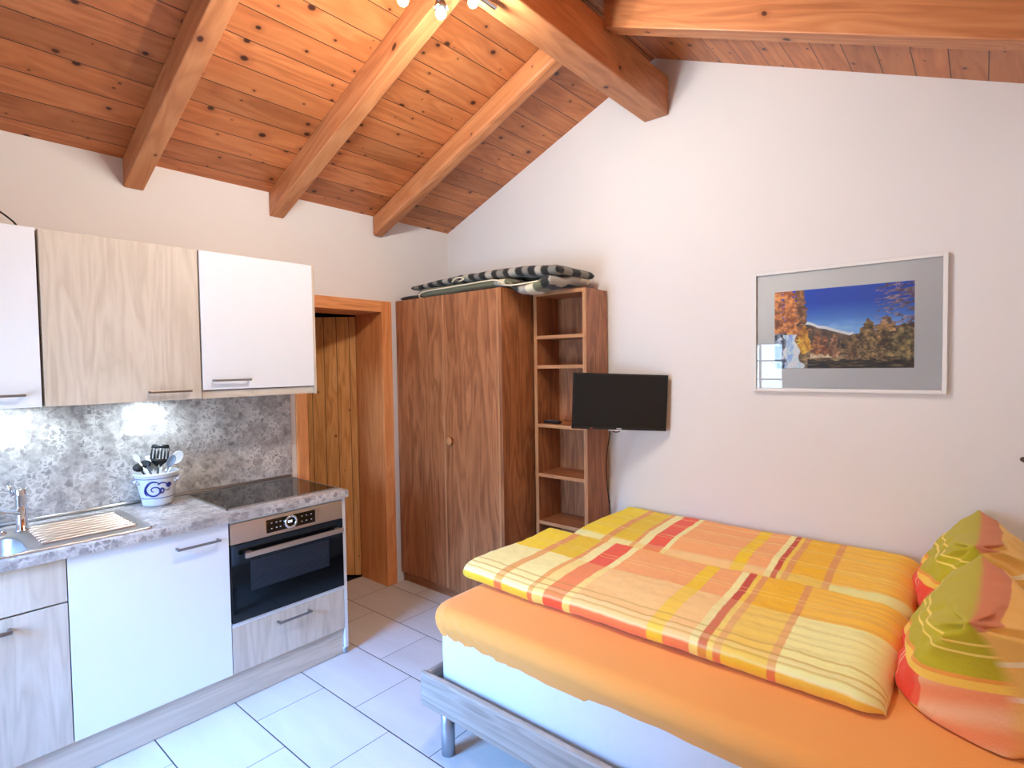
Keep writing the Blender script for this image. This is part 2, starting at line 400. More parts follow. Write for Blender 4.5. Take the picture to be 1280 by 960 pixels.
# ------------------------------------------------------------------ spot lamps on the ridge beam
BULB = emit('halogen_bulb', (1, .945, .865), 2350.)
lp = empty('ceiling_spotlight', (1.8, -1.72, 3.021), 'chrome ceiling spotlight bar with three lit bulbs under the ridge beam', 'lamp')
bm = newbm(); tube(bm, [(1.8, -2.02, 2.995), (1.8, -1.42, 2.995)], .011, 14)
box(bm, 1.77, 1.83, -1.80, -1.64, 3.001, 3.0205)
obj('rail', bm, M['chrome'], lp, smooth=False, bevel=.002)
for yb, zb in ((-1.713, 2.838), (-1.548, 2.955), (-1.882, 2.803)):
    bm = newbm(); tube(bm, [(1.8, yb, 2.99), (1.8, yb, zb+.028)], .0085, 12)
    lathe(bm, [(.012, .05), (.02, .032), (.024, .018), (.024, .012)], (1.8, yb, zb), n=20)
    for k in range(3):
        a = 2*PI*k/3+.4; tube(bm, [(1.8+.022*math.cos(a), yb+.022*math.sin(a), zb+.016), (1.8+.029*math.cos(a), yb+.029*math.sin(a), zb+.004)], .0022, 6)
    ho = obj('lamp_holder', bm, M['chrome'], lp, smooth=True)
    bm = newbm(); bmesh.ops.create_uvsphere(bm, u_segments=20, v_segments=12, radius=.017, matrix=Matrix.Translation((1.8, yb, zb-.004)))
    obj('bulb', bm, BULB, ho, smooth=True)

# ------------------------------------------------------------------ kitchen
YR = -1.381; FX = .60
def bar_handle(parent, y0, y1, z, x, w=.010, stand=.03, axis='y', name='handle', mat=None):
    bm = newbm()
    box(bm, x+stand-.006, x+stand+.004, y0, y1, z-w/2, z+w/2)
    for yy in (y0, y1-.01): box(bm, x-.001, x+stand-.003, yy, yy+.01, z-w/2, z+w/2)
    return obj(name, bm, mat or M['handle'], parent, bevel=.0015, label=None)
# worktop with a cutout for the bowl
YL = -3.22
bm = newbm(); t0, t1 = .877, .915
box(bm, .004, .6232, -2.66, YR+.006, t0, t1, 'y'); box(bm, .004, .6232, YL, -3.10, t0, t1, 'y'); box(bm, .575, .6232, -3.10, -2.66, t0, t1, 'y'); box(bm, .004, .235, -3.10, -2.66, t0, t1, 'y')
wt = empty('worktop', (.3, -2.3, .877), 'grey speckled stone look kitchen worktop over the base cabinets', 'worktop')
obj('slab', bm, M['stone'], wt)
bm = newbm(); tube(bm, [(.0145, YL, .924), (.0145, YR, .924)], .009, 8); obj('sealing_strip', bm, M['steel'], wt, smooth=True, label='pale metal strip along the back of the worktop')
bobj('end_edge', (.006, .6225, YR+.006, YR+.008, .8785, .9145), M['whitep'], wt, label='pale end edge of the worktop')
sp = bobj('backsplash', (.0005, .012, YL, YR+.012, .9145, 1.50), M['stone'], label='grey speckled stone look splashback panel under the wall cabinets', cat='backsplash')
# base units
def panel_door(name, parent, y0, y1, z0, z1, mat, x1=FX, grain='z'):
    return bobj(name, (x1-.019, x1, y0+.002, y1-.002, z0, z1), mat, parent, grain, bevel=.0012)
oc = empty('oven_cabinet', (.3, -1.69, 0), 'pale oak base cabinet around the oven with one drawer', 'cabinet')
bm = newbm(); box(bm, .03, .60, YR-.019, YR, .035, .876, 'z'); obj('side_panel', bm, M['whitep'], oc, bevel=.001, label='white edged end panel')
bm = newbm(); box(bm, .03, .575, -2.0005, -1.985, .15, .876, 'z'); box(bm, .03, .575, -1.985, YR-.019, .15, .166, 'y'); box(bm, .03, .575, -1.985, YR-.019, .362, .378, 'y'); box(bm, .5815, .5985, -1.998, YR-.02, .368, .386, 'y'); box(bm, .5815, .5985, -1.998, YR-.02, .862, .8755, 'y')
obj('carcass', bm, M['whitep'], oc)
dr = panel_door('drawer', oc, -2.0005, YR-.019, .147, .366, M['oak'])
bar_handle(dr, -1.785, -1.609, .322, FX)
bm = newbm(); lathe(bm, [(.014, 0), (.016, .004), (.016, .03), (.012, .035)], (.578, YR-.0095, 0), n=16); obj('foot', bm, M['legmetal'], oc, smooth=True)
dw = empty('dishwasher', (.3, -2.3, 0), 'white fronted built in dishwasher between the oven and the sink cabinet', 'dishwasher')
bobj('body', (.03, .575, -2.597, -2.004, .10, .870), M['greyp'], dw)
fp = panel_door('front_panel', dw, -2.6015, -2.0005, .147, .8725, M['white'])
bar_handle(fp, -2.226, -2.047, .806, FX)
sc_ = empty('sink_cabinet', (.3, -2.9, 0), 'pale oak base cabinet under the sink with a drawer front above a door', 'cabinet')
bm = newbm(); box(bm, .03, .578, -2.62, -2.604, .15, .876, 'z'); box(bm, .03, .578, -3.2, -3.184, .15, .876, 'z'); box(bm, .03, .578, -3.184, -2.62, .15, .166, 'y'); box(bm, .03, .04, -3.184, -2.62, .166, .876, 'z')
obj('carcass', bm, M['white'], sc_)
panel_door('drawer_front', sc_, -3.2, -2.6015, .706, .8725, M['oak'])
do = panel_door('door', sc_, -3.2, -2.6015, .147, .699, M['oak'])
bar_handle(do, -2.95, -2.768, .656, FX, w=.014)
pl = bobj('plinth', (.565, .583, -3.2, YR-.021, .003, .1445), M['oak'], None, 'y', bevel=.001, label='pale oak plinth board along the floor under the base cabinets', cat='plinth')

# oven
ov = empty('oven', (.3, -1.69, .386), 'built in stainless steel oven with black glass door under the hob', 'oven')
OY0, OY1 = -1.997, YR-.022
bobj('body', (.06, .578, OY0+.014, OY1-.004, .388, .858), M['rack'], ov)
cp = bobj('control_panel', (.579, .606, OY0, OY1, .763, .8605), M['ovensteel'], ov, 'y', bevel=.0015)
dp = bobj('display', (.6055, .6075, -1.826, -1.566, .779, .844), M['blackglass'], cp)
bm = newbm(); box(bm, .6055, .6072, -1.832, -1.827, .777, .846); obj('display_trim', bm, M['chrome'], cp); bm = newbm(); box(bm, .6055, .6072, -1.552, -1.546, .777, .846); obj('display_trim', bm, M['chrome'], cp)
for yy in (-1.80, -1.775, -1.755, -1.64, -1.615, -1.588):   # touch keys: small pale raised marks
    for zz in (.797, .824): bobj('touch_key', (.607, .6078, yy-.0035, yy+.0035, zz-.0005, zz+.003), M['mark'], cp)
bm = newbm(); lathe(bm, [(.030, 0), (.034, .004), (.034, .012), (.024, .014), (.023, .006)], (.6065, -1.703, .812), (1, 0, 0), n=36, cap=False); obj('rotary_ring', bm, M['chrome'], cp, smooth=True)
bm = newbm()
for k, yy in enumerate((-1.7125, -1.7045, -1.6965)):
    box(bm, .607, .6079, yy-.003, yy+.003, .807, .8085); box(bm, .607, .6079, yy-.003, yy-.0015, .8085, .817); box(bm, .607, .6079, yy+.0015, yy+.003, .8085, .817); box(bm, .607, .6079, yy-.003, yy+.003, .817, .8185)
obj('clock_digits', bm, emit('clock_glow', (235, 240, 255), 1.5), cp)
od = bobj('door', (.579, .607, OY0, OY1, .389, .759), M['blackglass'], ov, bevel=.0015)
bobj('window', (.6065, .608, -1.91, -1.49, .522, .668), M['ovenwindow'], od)
bm = newbm()
for k in range(5): box(bm, .6075, .6085, -1.895, -1.505, .535+.012*k, .537+.012*k)
obj('oven_rack', bm, M['rack'], od)
bm = newbm(); box(bm, .637, .652, -1.948, -1.424, .698, .722)
for yy in (-1.93, -1.455): box(bm, .606, .638, yy, yy+.025, .703, .718)
obj('handle', bm, M['ovensteel'], od, bevel=.002)

# hob
hb = empty('hob', (.3, -1.69, .915), 'black glass ceramic hob with thin steel rim set into the worktop', 'hob')
bobj('glass_top', (.063, .538, -1.978, -1.396, .9153, .920), M['hobglass'], hb, bevel=.001)
bm = newbm(); a0, a1, b0, b1 = .057, .545, -1.985, -1.389
for q in ((a0, a0+.007, b0, b1), (a1-.007, a1, b0, b1), (a0, a1, b0, b0+.007), (a0, a1, b1-.007, b1)): box(bm, *q, .9152, .9215)
obj('rim', bm, M['steel'], hb)
for (cx, cy, r) in ((.19, -1.83, .09), (.40, -1.83, .075), (.19, -1.55, .075), (.40, -1.55, .09)):
    n = 48; bm = newbm()
    va = [bm.verts.new((cx+r*math.cos(2*PI*i/n), cy+r*math.sin(2*PI*i/n), .9203)) for i in range(n)]; vb = [bm.verts.new((cx+(r-.0012)*math.cos(2*PI*i/n), cy+(r-.0012)*math.sin(2*PI*i/n), .9203)) for i in range(n)]
    for i in range(n): bm.faces.new((va[i], va[(i+1) % n], vb[(i+1) % n], vb[i]))
    obj('cooking_zone', bm, M['greyp'], hb)

# sink with ribbed drainer
sk = empty('sink', (.35, -2.72, .915), 'stainless steel inset sink with ribbed draining board and one bowl', 'sink')
def sinkmesh():
    bm = newbm(); X0, X1, Y0, Y1 = .118, .586, -3.16, -2.302; zt = .9185
    bx0, bx1, by0, by1 = .255, .56, -3.08, -2.695
    def loop(x0, x1, y0, y1, r, z, n=6):
        pts = []
        for cx, cy, a0 in ((x1-r, y1-r, 0), (x0+r, y1-r, 90), (x0+r, y0+r, 180), (x1-r, y0+r, 270)):
            for k in range(n+1):
                a = math.radians(a0+90*k/n); pts.append(bm.verts.new((cx+r*math.cos(a), cy+r*math.sin(a), z)))
        return pts
    # rim outline raised, plate, bowl
    rings = [loop(X0, X1, Y0, Y1, .02, .9155), loop(X0, X1, Y0, Y1, .02, .9215), loop(X0+.006, X1-.006, Y0+.006, Y1-.006, .016, .923), loop(X0+.014, X1-.014, Y0+.014, Y1-.014, .012, zt)]
    for a, b in zip(rings, rings[1:]):
        for i in range(len(a)): bm.faces.new((a[i], a[(i+1) % len(a)], b[(i+1) % len(a)], b[i]))
    inner = rings[-1]
    B = [loop(bx0, bx1, by0, by1, .07, zt), loop(bx0+.006, bx1-.006, by0+.006, by1-.006, .066, zt-.006), loop(bx0+.012, bx1-.012, by0+.012, by1-.012, .06, zt-.13), loop(bx0+.05, bx1-.05, by0+.05, by1-.05, .04, zt-.16)]
    for a, b in zip(B, B[1:]):
        for i in range(len(a)): bm.faces.new((a[i], a[(i+1) % len(a)], b[(i+1) % len(a)], b[i]))
    bm.faces.new(B[-1][::-1])
    b0 = B[0]; n = len(inner)
    for i in range(n): bm.faces.new((inner[i], inner[(i+1) % n], b0[(i+1) % n], b0[i]))
    bmesh.ops.recalc_face_normals(bm, faces=bm.faces[:])
    return bm
obj('basin', sinkmesh(), M['steel'], sk, smooth=True, bevel=0)
bm = newbm()
for k in range(8):
    xx = .185+.044*k; tube(bm, spline([(xx, -2.345, .9188), (xx, -2.37, .9215), (xx, -2.62, .9215), (xx, -2.655, .9185)], 4), .009, 8)
obj('drainer_ribs', bm, M['steel'], sk, smooth=True)
bm = newbm(); lathe(bm, [(.016, .9185), (.017, .925), (.014, .934), (.004, .936)], (.2, -2.735, 0), n=20); obj('drain_knob', bm, M['chrome'], sk, smooth=True)
tp = empty('tap', (.185, -2.668, .9185), 'chrome mixer tap behind the sink bowl in front of the splashback', 'tap')
bm = newbm(); lathe(bm, [(.027, .919), (.027, .926), (.0195, .93), (.0195, 1.06), (.0205, 1.062), (.0205, 1.095), (.018, 1.099)], (.185, -2.668, 0), n=28); obj('body', bm, M['chrome'], tp, smooth=True, bevel=0)
bm = newbm(); tube(bm, spline([(.19, -2.675, .995), (.25, -2.73, 1.022), (.33, -2.80, 1.058), (.395, -2.86, 1.068), (.41, -2.875, 1.05)], 6), .0115, 14); obj('spout', bm, M['chrome'], tp, smooth=True)
bm = newbm(); tube(bm, [(.172, -2.69, 1.07), (.165, -2.70, 1.10), (.163, -2.705, 1.125)], .007, 12); obj('lever', bm, M['chrome'], tp, smooth=True)

# wall cabinets
def wall_cab(y0, y1, zb, front, label, hy0, hy1, hz, hmat, cat='cabinet', strip=False, endpanel=False):
    c = empty('wall_cabinet', (.18, (y0+y1)/2, 1.447), label, cat, 'wall cabinets above the worktop')
    bm = newbm(); Z0, Z1 = 1.4445, 2.166
    box(bm, .013, .348, y0+.001, y0+.016, Z0, Z1, 'z'); box(bm, .013, .348, y1-.016, y1-.001, Z0, Z1, 'z')
    box(bm, .013, .348, y0+.016, y1-.016, Z0, Z0+.018, 'y'); box(bm, .013, .348, y0+.016, y1-.016, Z1-.018, Z1, 'y'); box(bm, .013, .02, y0+.016, y1-.016, Z0+.018, Z1-.018, 'z')
    obj('carcass', bm, M['oak'], c, bevel=.001)
    if strip: bobj('lower_strip', (.349, .356, y0+.001, y1-.001, 1.4447, 1.482), M['oak'], c, 'y', bevel=.001, label='pale oak strip under the white door')
    dd = bobj('door', (.351, .37, y0+.002, y1-.002, zb, 2.168), front, c, 'z', bevel=.0012)
    bar_handle(dd, hy0, hy1, hz, .37, mat=hmat)
    if endpanel: bobj('end_panel', (.013, .366, y1+.0005, y1+.0145, 1.443, 2.167), M['oak'], c, 'z', bevel=.001)
    return c
DH = plain('dark_handle', (120, 108, 96), .32, 1., speck=.02)
wall_cab(-2.006, -1.409, 1.487, M['white'], 'white fronted wall cabinet above the hob with an oak strip below its door', -1.961, -1.78, 1.533, M['handle'], strip=True, endpanel=True)
wall_cab(-2.607, -2.010, 1.446, M['oak'], 'pale oak fronted wall cabinet between the two white wall cabinets', -2.239, -2.064, 1.488, DH)
wall_cab(-3.22, -2.613, 1.446, M['white'], 'white fronted wall cabinet above the sink, cut off at the left', -2.84, -2.668, 1.497, M['handle'])
PUCK = emit('cool_lamp_lens', (.7, .86, 1.), 300.)
for yy, lab in ((-2.16, 'small round lamp under the oak wall cabinet'), (-2.66, 'small round lamp under the left white wall cabinet')):
    u = empty('undercabinet_lamp', (.14, yy, 1.444), lab, 'lamp', 'lamps under the wall cabinets')
    bm = newbm(); lathe(bm, [(.034, 0), (.034, .009), (.027, .009)], (.14, yy, 1.4354), n=28, cap=False); obj('housing', bm, M['chrome'], u, smooth=True)
    bm = newbm(); lathe(bm, [(.0265, 0), (.0265, .004)], (.14, yy, 1.4374), n=28); obj('lens', bm, PUCK, u)
bm = newbm(); tube(bm, spline([(.12, -2.90, 2.175), (.11, -2.80, 2.30), (.10, -2.71, 2.285), (.10, -2.64, 2.235), (.10, -2.60, 2.178), (.09, -2.5, 2.1735), (.06, -2.3, 2.1735)], 8), .004, 8)
obj('power_cable', bm, M['blackmatte'], smooth=True, label='thin black cable arching over the top of the left wall cabinets', cat='cable')

# utensil crock
CX, CY = .118, -2.142; Z = .9155
ck = empty('utensil_crock', (CX, CY, Z), 'grey stoneware crock with cobalt blue scrolls on the worktop', 'crock')
prof = [(.055, 0), (.063, .002), (.066, .012), (.070, .04), (.080, .085), (.088, .12), (.092, .138), (.093, .15), (.0985, .156), (.0995, .164), (.096, .1675), (.090, .165), (.087, .15), (.08, .11), (.066, .04), (.058, .01)]
bm = newbm(); lathe(bm, prof, (CX, CY, Z), n=48, cap=False)
v = bm.verts[:]
bmesh.ops.holes_fill(bm, edges=[e for e in bm.edges if e.is_boundary])
obj('body', bm, M['crock'], ck, smooth=True)
def crad(z):
    for (r0, z0), (r1, z1) in zip(prof[:10], prof[1:11]):
        if z0 <= z <= z1: return r0+(r1-r0)*(z-z0)/max(z1-z0, 1e-6)
    return .06
A0 = math.atan2(-3.0925-CY, 3.2746-CX)   # side of the crock that the motif sits on
def cpt(a, z, off=.0006):
    r = crad(z)+off; return (CX+r*math.cos(A0+a), CY+r*math.sin(A0+a), Z+z)
bm = newbm()
for z, r in ((.141, .0016), (.042, .0016)): tube(bm, [cpt(-2.2+4.4*k/40, z) for k in range(41)], r, 6)
sp_ = []
for k in range(38):
    t = k/37; a = 2.6+t*8.2; rr = .034*(1-t)+.006
    sp_.append(cpt((-.16+rr*1.0*math.cos(a)/.08), .083+rr*.9*math.sin(a)))
tube(bm, sp_, .003, 6, rr=[.0052*(1-.6*k/37) for k in range(38)])
tube(bm, spline([cpt(-.62, .056), cpt(-.70, .075), cpt(-.58, .10), cpt(-.36, .122), cpt(-.12, .127), cpt(.10, .118)], 6), .004, 6, rr=[.0018+.004*math.sin(PI*q/30) for q in range(31)])
tube(bm, [cpt(.27+(.13-.0026*q)*math.cos(3.6-q*.19), .076+(.020-.0004*q)*math.sin(3.6-q*.19)) for q in range(38)], .003, 6, rr=[.0048-.00008*q for q in range(38)])
tube(bm, spline([cpt(.04, .112), cpt(.22, .121), cpt(.40, .117), cpt(.55, .107)], 5), .0034, 6)
tube(bm, spline([cpt(.44, .080), cpt(.58, .078), cpt(.72, .088)], 5), .0018, 6)
for da, dz, r in ((.62, .113, .012), (.54, .107, .010), (.62, .100, .010), (.69, .107, .011)):
    p = Vector(cpt(da, dz, -.002)); bmesh.ops.create_uvsphere(bm, u_segments=12, v_segments=8, radius=r*.95, matrix=Matrix.Translation(p) @ Matrix.Rotation(A0+da, 4, 'Z') @ Matrix.Diagonal((.35, 1, 1, 1)))
obj('scroll_motif', bm, M['cobalt'], ck, smooth=True, label='cobalt blue scroll and bands')
for sgn in (-1, 1):
    a = sgn*1.15
    bm = newbm(); P = []
    for k in range(9):
        t = k/8; P.append(cpt(a-sgn*.18*math.cos(PI*t)*0+(-.16+.32*t), .128+.012*math.sin(PI*t)-.01, -.002+.016*math.sin(PI*t)))
    tube(bm, P, .0075, 10, flat=1.)
    hh = obj('lug', bm, M['crock'], ck, smooth=True)
    bm = newbm()
    for t in (.2, .4, .6, .8):
        b_ = P[int(t*8)]; b2 = P[int(t*8)+1]
        tube(bm, [b_, tuple(Vector(b_)*.75+Vector(b2)*.25)], .0083, 10)
    obj('lug_stripes', bm, M['cobalt'], hh, smooth=True)

# utensils: each leans out of the crock. head builder works in the plane facing the camera
cam_dir = Vector((3.2746-CX, -3.0925-CY, 0)).normalized(); side = Vector((-cam_dir.y, cam_dir.x, 0))  # side = image right
def upt(r, h, dpt=0.): return Vector((CX, CY, Z))+side*r+cam_dir*dpt+Vector((0, 0, h))
def utensil(name, label, base, tip, mat, head, hr=.006, cat='utensil'):
    """handle from base(r,h,d) to tip(r,h,d); head(bm, tip, dir, across, normal) adds the working end"""
    e_ = empty(name, upt(*base), label, cat, 'kitchen utensils in the crock')
    a, b = upt(*base), upt(*tip); dv = (b-a).normalized(); nrm = (cam_dir-dv*cam_dir.dot(dv)).normalized(); ac = dv.cross(nrm)
    bm = newbm(); tube(bm, [a, a.lerp(b, .5), b], hr, 10, flat=.7); obj('handle', bm, mat, e_, smooth=True)
    bm = newbm(); head(bm, b, dv, ac, nrm); obj('head', bm, mat, e_, smooth=True, bevel=0)
    return e_
def plate(bm, o, dv, ac, nrm, outline, th=.003, bow=.0):
    F = [bm.verts.new(o+dv*y+ac*x+nrm*(th/2+bow*(x*x))) for x, y in outline]; B = [bm.verts.new(o+dv*y+ac*x-nrm*(th/2-bow*(x*x))) for x, y in outline]
    n = len(outline); bm.faces.new(F); bm.faces.new(B[::-1])
    for i in range(n): bm.faces.new((F[i], B[i], B[(i+1) % n], F[(i+1) % n]))
def spoon_head(w, l, dep=.008):
    def f(bm, o, dv, ac, nrm):
        n, m = 20, 6; rings = []
        for j in range(m+1):
            q = j/m; rings.append([o+dv*(l/2+l/2*q*math.cos(2*PI*i/n))+ac*(w/2*q*math.sin(2*PI*i/n))-nrm*(dep*(1-q*q)) for i in range(n)])
        for sgn, rs in ((1, rings), (-1, [[p-nrm*.002 for p in r] for r in rings])):
            V = [[bm.verts.new(p) for p in r] for r in rs[1:]]; c0 = bm.verts.new(rs[0][0])
            for i in range(n): bm.faces.new((c0, V[0][i], V[0][(i+1) % n]))
            for A, B in zip(V, V[1:]):
                for i in range(n): bm.faces.new((A[i], B[i], B[(i+1) % n], A[(i+1) % n]))
            if sgn == 1: edge = V[-1]
            else:
                for i in range(n): bm.faces.new((edge[i], V[-1][i], V[-1][(i+1) % n], edge[(i+1) % n]))
        bmesh.ops.recalc_face_normals(bm, faces=bm.faces[:])
    return f
def slotted(bm, o, dv, ac, nrm):
    def q(x0, x1, y0, y1, t=.0028):
        V = [o+dv*y+ac*x+nrm*z for z in (-t/2, t/2) for x, y in ((x0, y0), (x1, y0), (x1, y1), (x0, y1))]
        vs = [bm.verts.new(p) for p in V]
        for i in ((0, 3, 2, 1), (4, 5, 6, 7), (0, 1, 5, 4), (1, 2, 6, 5), (2, 3, 7, 6), (3, 0, 4, 7)): bm.faces.new([vs[k] for k in i])
    w = .039
    plate(bm, o, dv, ac, nrm, [(-.008, -.01), (.008, -.01), (w*.8, .012), (w, .03), (-w, .03), (-w*.8, .012)], .0029)
    plate(bm, o, dv, ac, nrm, [(-w, .083), (w, .083), (w*.97, .096), (w*.85, .102), (-w*.85, .102), (-w*.97, .096)], .0029)
    for k in range(6):
        x = -w+k*(2*w-.006)/5; q(x-.001, x+.0075, .029, .086)
utensil('slotted_spatula', 'black slotted spatula standing in the middle of the crock', (-.01, .03, .01), (.010, .196, -.012), M['black'], slotted, .006)
utensil('ladle', 'small black ladle leaning over the left rim of the crock', (.02, .03, .02), (-.066, .185, .02), M['black'], lambda bm, o, dv, ac, n: bmesh.ops.create_uvsphere(bm, u_segments=20, v_segments=12, radius=.027, matrix=Matrix.Translation(o+dv*.012) @ Matrix.Diagonal((1, 1, .8, 1))), .005)
utensil('ladle', 'black ladle half hidden behind the white spoon handle at left', (.03, .03, -.01), (-.042, .196, -.02), M['blackmatte'], lambda bm, o, dv, ac, n: bmesh.ops.create_uvsphere(bm, u_segments=20, v_segments=12, radius=.024, matrix=Matrix.Translation(o+dv*.01) @ Matrix.Diagonal((1, 1, .8, 1))), .005)
utensil('serving_spoon', 'white plastic spoon leaning furthest left out of the crock', (.03, .03, .035), (-.070, .225, .035), M['whitep'], spoon_head(.026, .045, .005), .0055)
utensil('skimmer', 'dark grey spoon with curved handle left of the slotted spatula', (.02, .03, .0), (-.036, .20, .03), plain('dark_grey_nylon', (66, 74, 82), .4), spoon_head(.022, .03, .004), .006)
utensil('turner', 'white flat turner behind the slotted spatula', (.0, .03, -.03), (-.012, .175, -.035), M['whitep'], lambda bm, o, dv, ac, n: plate(bm, o, dv, ac, n, [(-.01, -.01), (.01, -.01), (.026, .02), (.028, .068), (-.028, .068), (-.026, .02)], .003), .006)
utensil('mixing_spoon', 'grey plastic spoon leaning right in front of the white spoon', (-.02, .03, .02), (.050, .185, .03), M['greyp'], spoon_head(.036, .066, .007), .006)
utensil('serving_spoon', 'large white plastic spoon leaning right out of the crock', (-.03, .03, -.01), (.072, .195, -.005), M['whitep'], spoon_head(.052, .072, .009), .0065)
utensil('whisk', 'small steel whisk lying low between spatula and spoons', (-.03, .03, .03), (.028, .165, .05), M['steel'], spoon_head(.024, .03, .006), .0045)

# ------------------------------------------------------------------ wardrobe and shelf
wd = empty('wardrobe', (.52, -.3, 0), 'brown walnut two door wardrobe in the corner beside the doorway', 'wardrobe')
X0, X1, YF, ZT = .014, 1.034, -.545, 2.062
bm = newbm(); box(bm, X0, X0+.02, YF+.022, -.016, .0, ZT-.022, 'z'); box(bm, X1-.02, X1, YF+.0, -.016, .0, ZT-.0, 'z'); box(bm, X0+.02, X1-.02, -.022, -.016, .05, ZT-.022, 'z')
box(bm, X0+.02, X1-.02, YF+.022, -.022, .07, .09, 'x'); box(bm, X0, X1-.02, YF+.022, -.016, ZT-.022, ZT-.002, 'x')
obj('carcass', bm, M['walnut'], wd, bevel=.001)
bobj('plinth', (X0+.02, X1-.02, YF+.03, YF+.048, .001, .07), M['walnut'], wd, 'x')
dl = bobj('door', (X0, .5015, YF, YF+.02, .077, ZT), M['walnut'], wd, 'z', bevel=.001)
drr = bobj('door', (.5045, X1-.021, YF, YF+.02, .077, ZT), M['walnut'], wd, 'z', bevel=.001)
bobj('edge_strip', (.5047, .520, YF-.0025, YF-.0002, .077, ZT), M['walnut2'], drr, 'z', bevel=.001, label='lighter brown edge strip')
bobj('edge_strip', (X1-.037, X1-.0215, YF-.0025, YF-.0002, .077, ZT), M['walnut2'], drr, 'z', bevel=.001, label='lighter brown edge strip')
bm = newbm(); lathe(bm, [(.010, 0), (.010, .012), (.024, .016), (.0275, .023), (.025, .030), (.012, .033)], (.575, YF, 1.085), (0, -1, 0), n=32); obj('knob', bm, M['walnut2'], drr, smooth=True)
# open shelf
sh = empty('open_shelf', (1.26, -.14, 0), 'narrow brown walnut open shelf unit between the wardrobe and the television', 'shelf')
SX0, SX1, SY0, SY1 = 1.064, 1.462, -.262, -.014
for x0, x1 in ((SX0, SX0+.024), (SX1-.024, SX1)):
    o = bobj('side_panel', (x0, x1, SY0+.004, SY1, 0, 2.045), M['walnut'], sh, 'z', bevel=.001)
    bobj('edge_strip', (x0, x1, SY0, SY0+.0038, 0, 2.045), M['walnut2'], o, 'z')
bobj('back_panel', (SX0+.024, SX1-.024, SY1-.006, SY1, .08, 2.03), M['walnut'], sh, 'z')
for z in (2.045, 1.771, 1.583, 1.205, .885, .575, .33, .09):
    o = bobj('shelf_board', (SX0+.024, SX1-.024, SY0+.008, SY1-.006, z-.022, z), M['walnut'], sh, 'x')
    bobj('edge_strip', (SX0+.024, SX1-.024, SY0+.002, SY0+.0078, z-.022, z), M['walnut2'], o, 'x')
rm = empty('remote_control', (1.16, -.19, 1.205), 'small black remote control lying on a board of the open shelf', 'remote control')
bobj('body', (1.10, 1.215, -.215, -.175, 1.2055, 1.222), M['black'], rm, bevel=.005)
bm = newbm()
for k in range(5): box(bm, 1.115+.018*k, 1.125+.018*k, -.208, -.198, 1.222, 1.2235); box(bm, 1.115+.018*k, 1.125+.018*k, -.192, -.182, 1.222, 1.2235)
obj('keys', bm, M['greyp'], rm)

# folded garden cushions on the wardrobe
def soft_slab(name, x0, x1, y0, y1, zf, th, colf, label, nx=120, ny=36, droop=None, parent=None, cat='cushion', group=None):
    """cushion slab with rounded rim: top and bottom skins sharing the rim"""
    bm = newbm(); top, bot = [], []; cols = {}
    for i in range(nx+1):
        rt_, rb = [], []
        for j in range(ny+1):
            u, v_ = i/nx, j/ny; x, y = x0+(x1-x0)*u, y0+(y1-y0)*v_
            ex = min(u, 1-u)*(x1-x0); ey = min(v_, 1-v_)*(y1-y0); e_ = min(ex, ey, .05)/.05
            h = math.sqrt(max(0, 1-(1-e_)**2)); zc = zf(x, y)+.003*nz(x*9, y*9, 3)
            t = th(x, y)*(.5+.08*nz(x*6, y*6, 7))
            c = bm.verts.new((x, y, zc+t*h)); rt_.append(c); cols[c] = colf(x, y, 1)
            if e_ > 0: d_ = bm.verts.new((x, y, zc-t*h)); cols[d_] = colf(x, y, -1)
            else: d_ = c
            rb.append(d_)
        top.append(rt_); bot.append(rb)
    for i in range(nx):
        for j in range(ny):
            bm.faces.new((top[i][j], top[i+1][j], top[i+1][j+1], top[i][j+1]))
            f = [bot[i][j], bot[i][j+1], bot[i+1][j+1], bot[i+1][j]]
            bm.faces.new(f)
    bm.verts.index_update(); cl = [cols[v] for v in bm.verts]
    o = obj(name, bm, M['cushion'], parent, smooth=True, label=label, cat=cat, group=group); setcol(o, cl); return o
OL, CR, DK, GR, LG = (112, 112, 88), (222, 216, 186), (42, 42, 40), (92, 92, 86), (168, 164, 152)
def lowcol(x, y, s):
    if x > .97:
        k = (x-.97+.12*(y+.3))/.055; i = int(math.floor(k)) % 4
        return (CR, OL, DK, LG)[i]
    if y < -.47: return OL if (y < -.49 or s < 0) else CR
    return OL if s > 0 else (80, 80, 66)
def upcol(x, y, s):
    i = int(math.floor(x/.05)); j = int(math.floor((y+.6)/.09))
    if (i+j) % 2: return DK
    return LG if (i//2+j) % 2 else (128, 124, 116)
def zlow(x, y):
    d = max(0, x-1.0)
    sm = lambda q: max(0, min(1, q))**2*(3-2*max(0, min(1, q)))
    return 2.0985+.004*sm((x-1.05)/.2)-.062*sm((x-1.055)/.10)*sm((-.285-y)/.10)*(1-.55*sm((x-1.2)/.2))
gc = empty('folded_cushion', (.7, -.3, 2.065), 'folded olive green cushion with cream piping lying on top of the wardrobe', 'cushion', 'folded cushions on the wardrobe')
soft_slab('cover', .26, 1.40, -.535, -.10, zlow, lambda x, y: .055+.012*math.sin(x*5), lowcol, None, parent=gc, cat=None)
soft_slab('lower_fold', .035, .40, -.52, -.12, lambda x, y: 2.081, lambda x, y: .034, lambda x, y, s: DK if y < -.48 else (70, 70, 62), None, nx=40, parent=gc, cat=None)
bm = newbm()
tube(bm, spline([(.262, -.45, 2.067), (.262, -.52, 2.069), (.275, -.539, 2.085), (.33, -.541, 2.103), (.6, -.541, 2.108), (.9, -.541, 2.113), (.985, -.543, 2.11), (1.03, -.541, 2.095), (1.045, -.53, 2.073)], 8), .0048, 8)
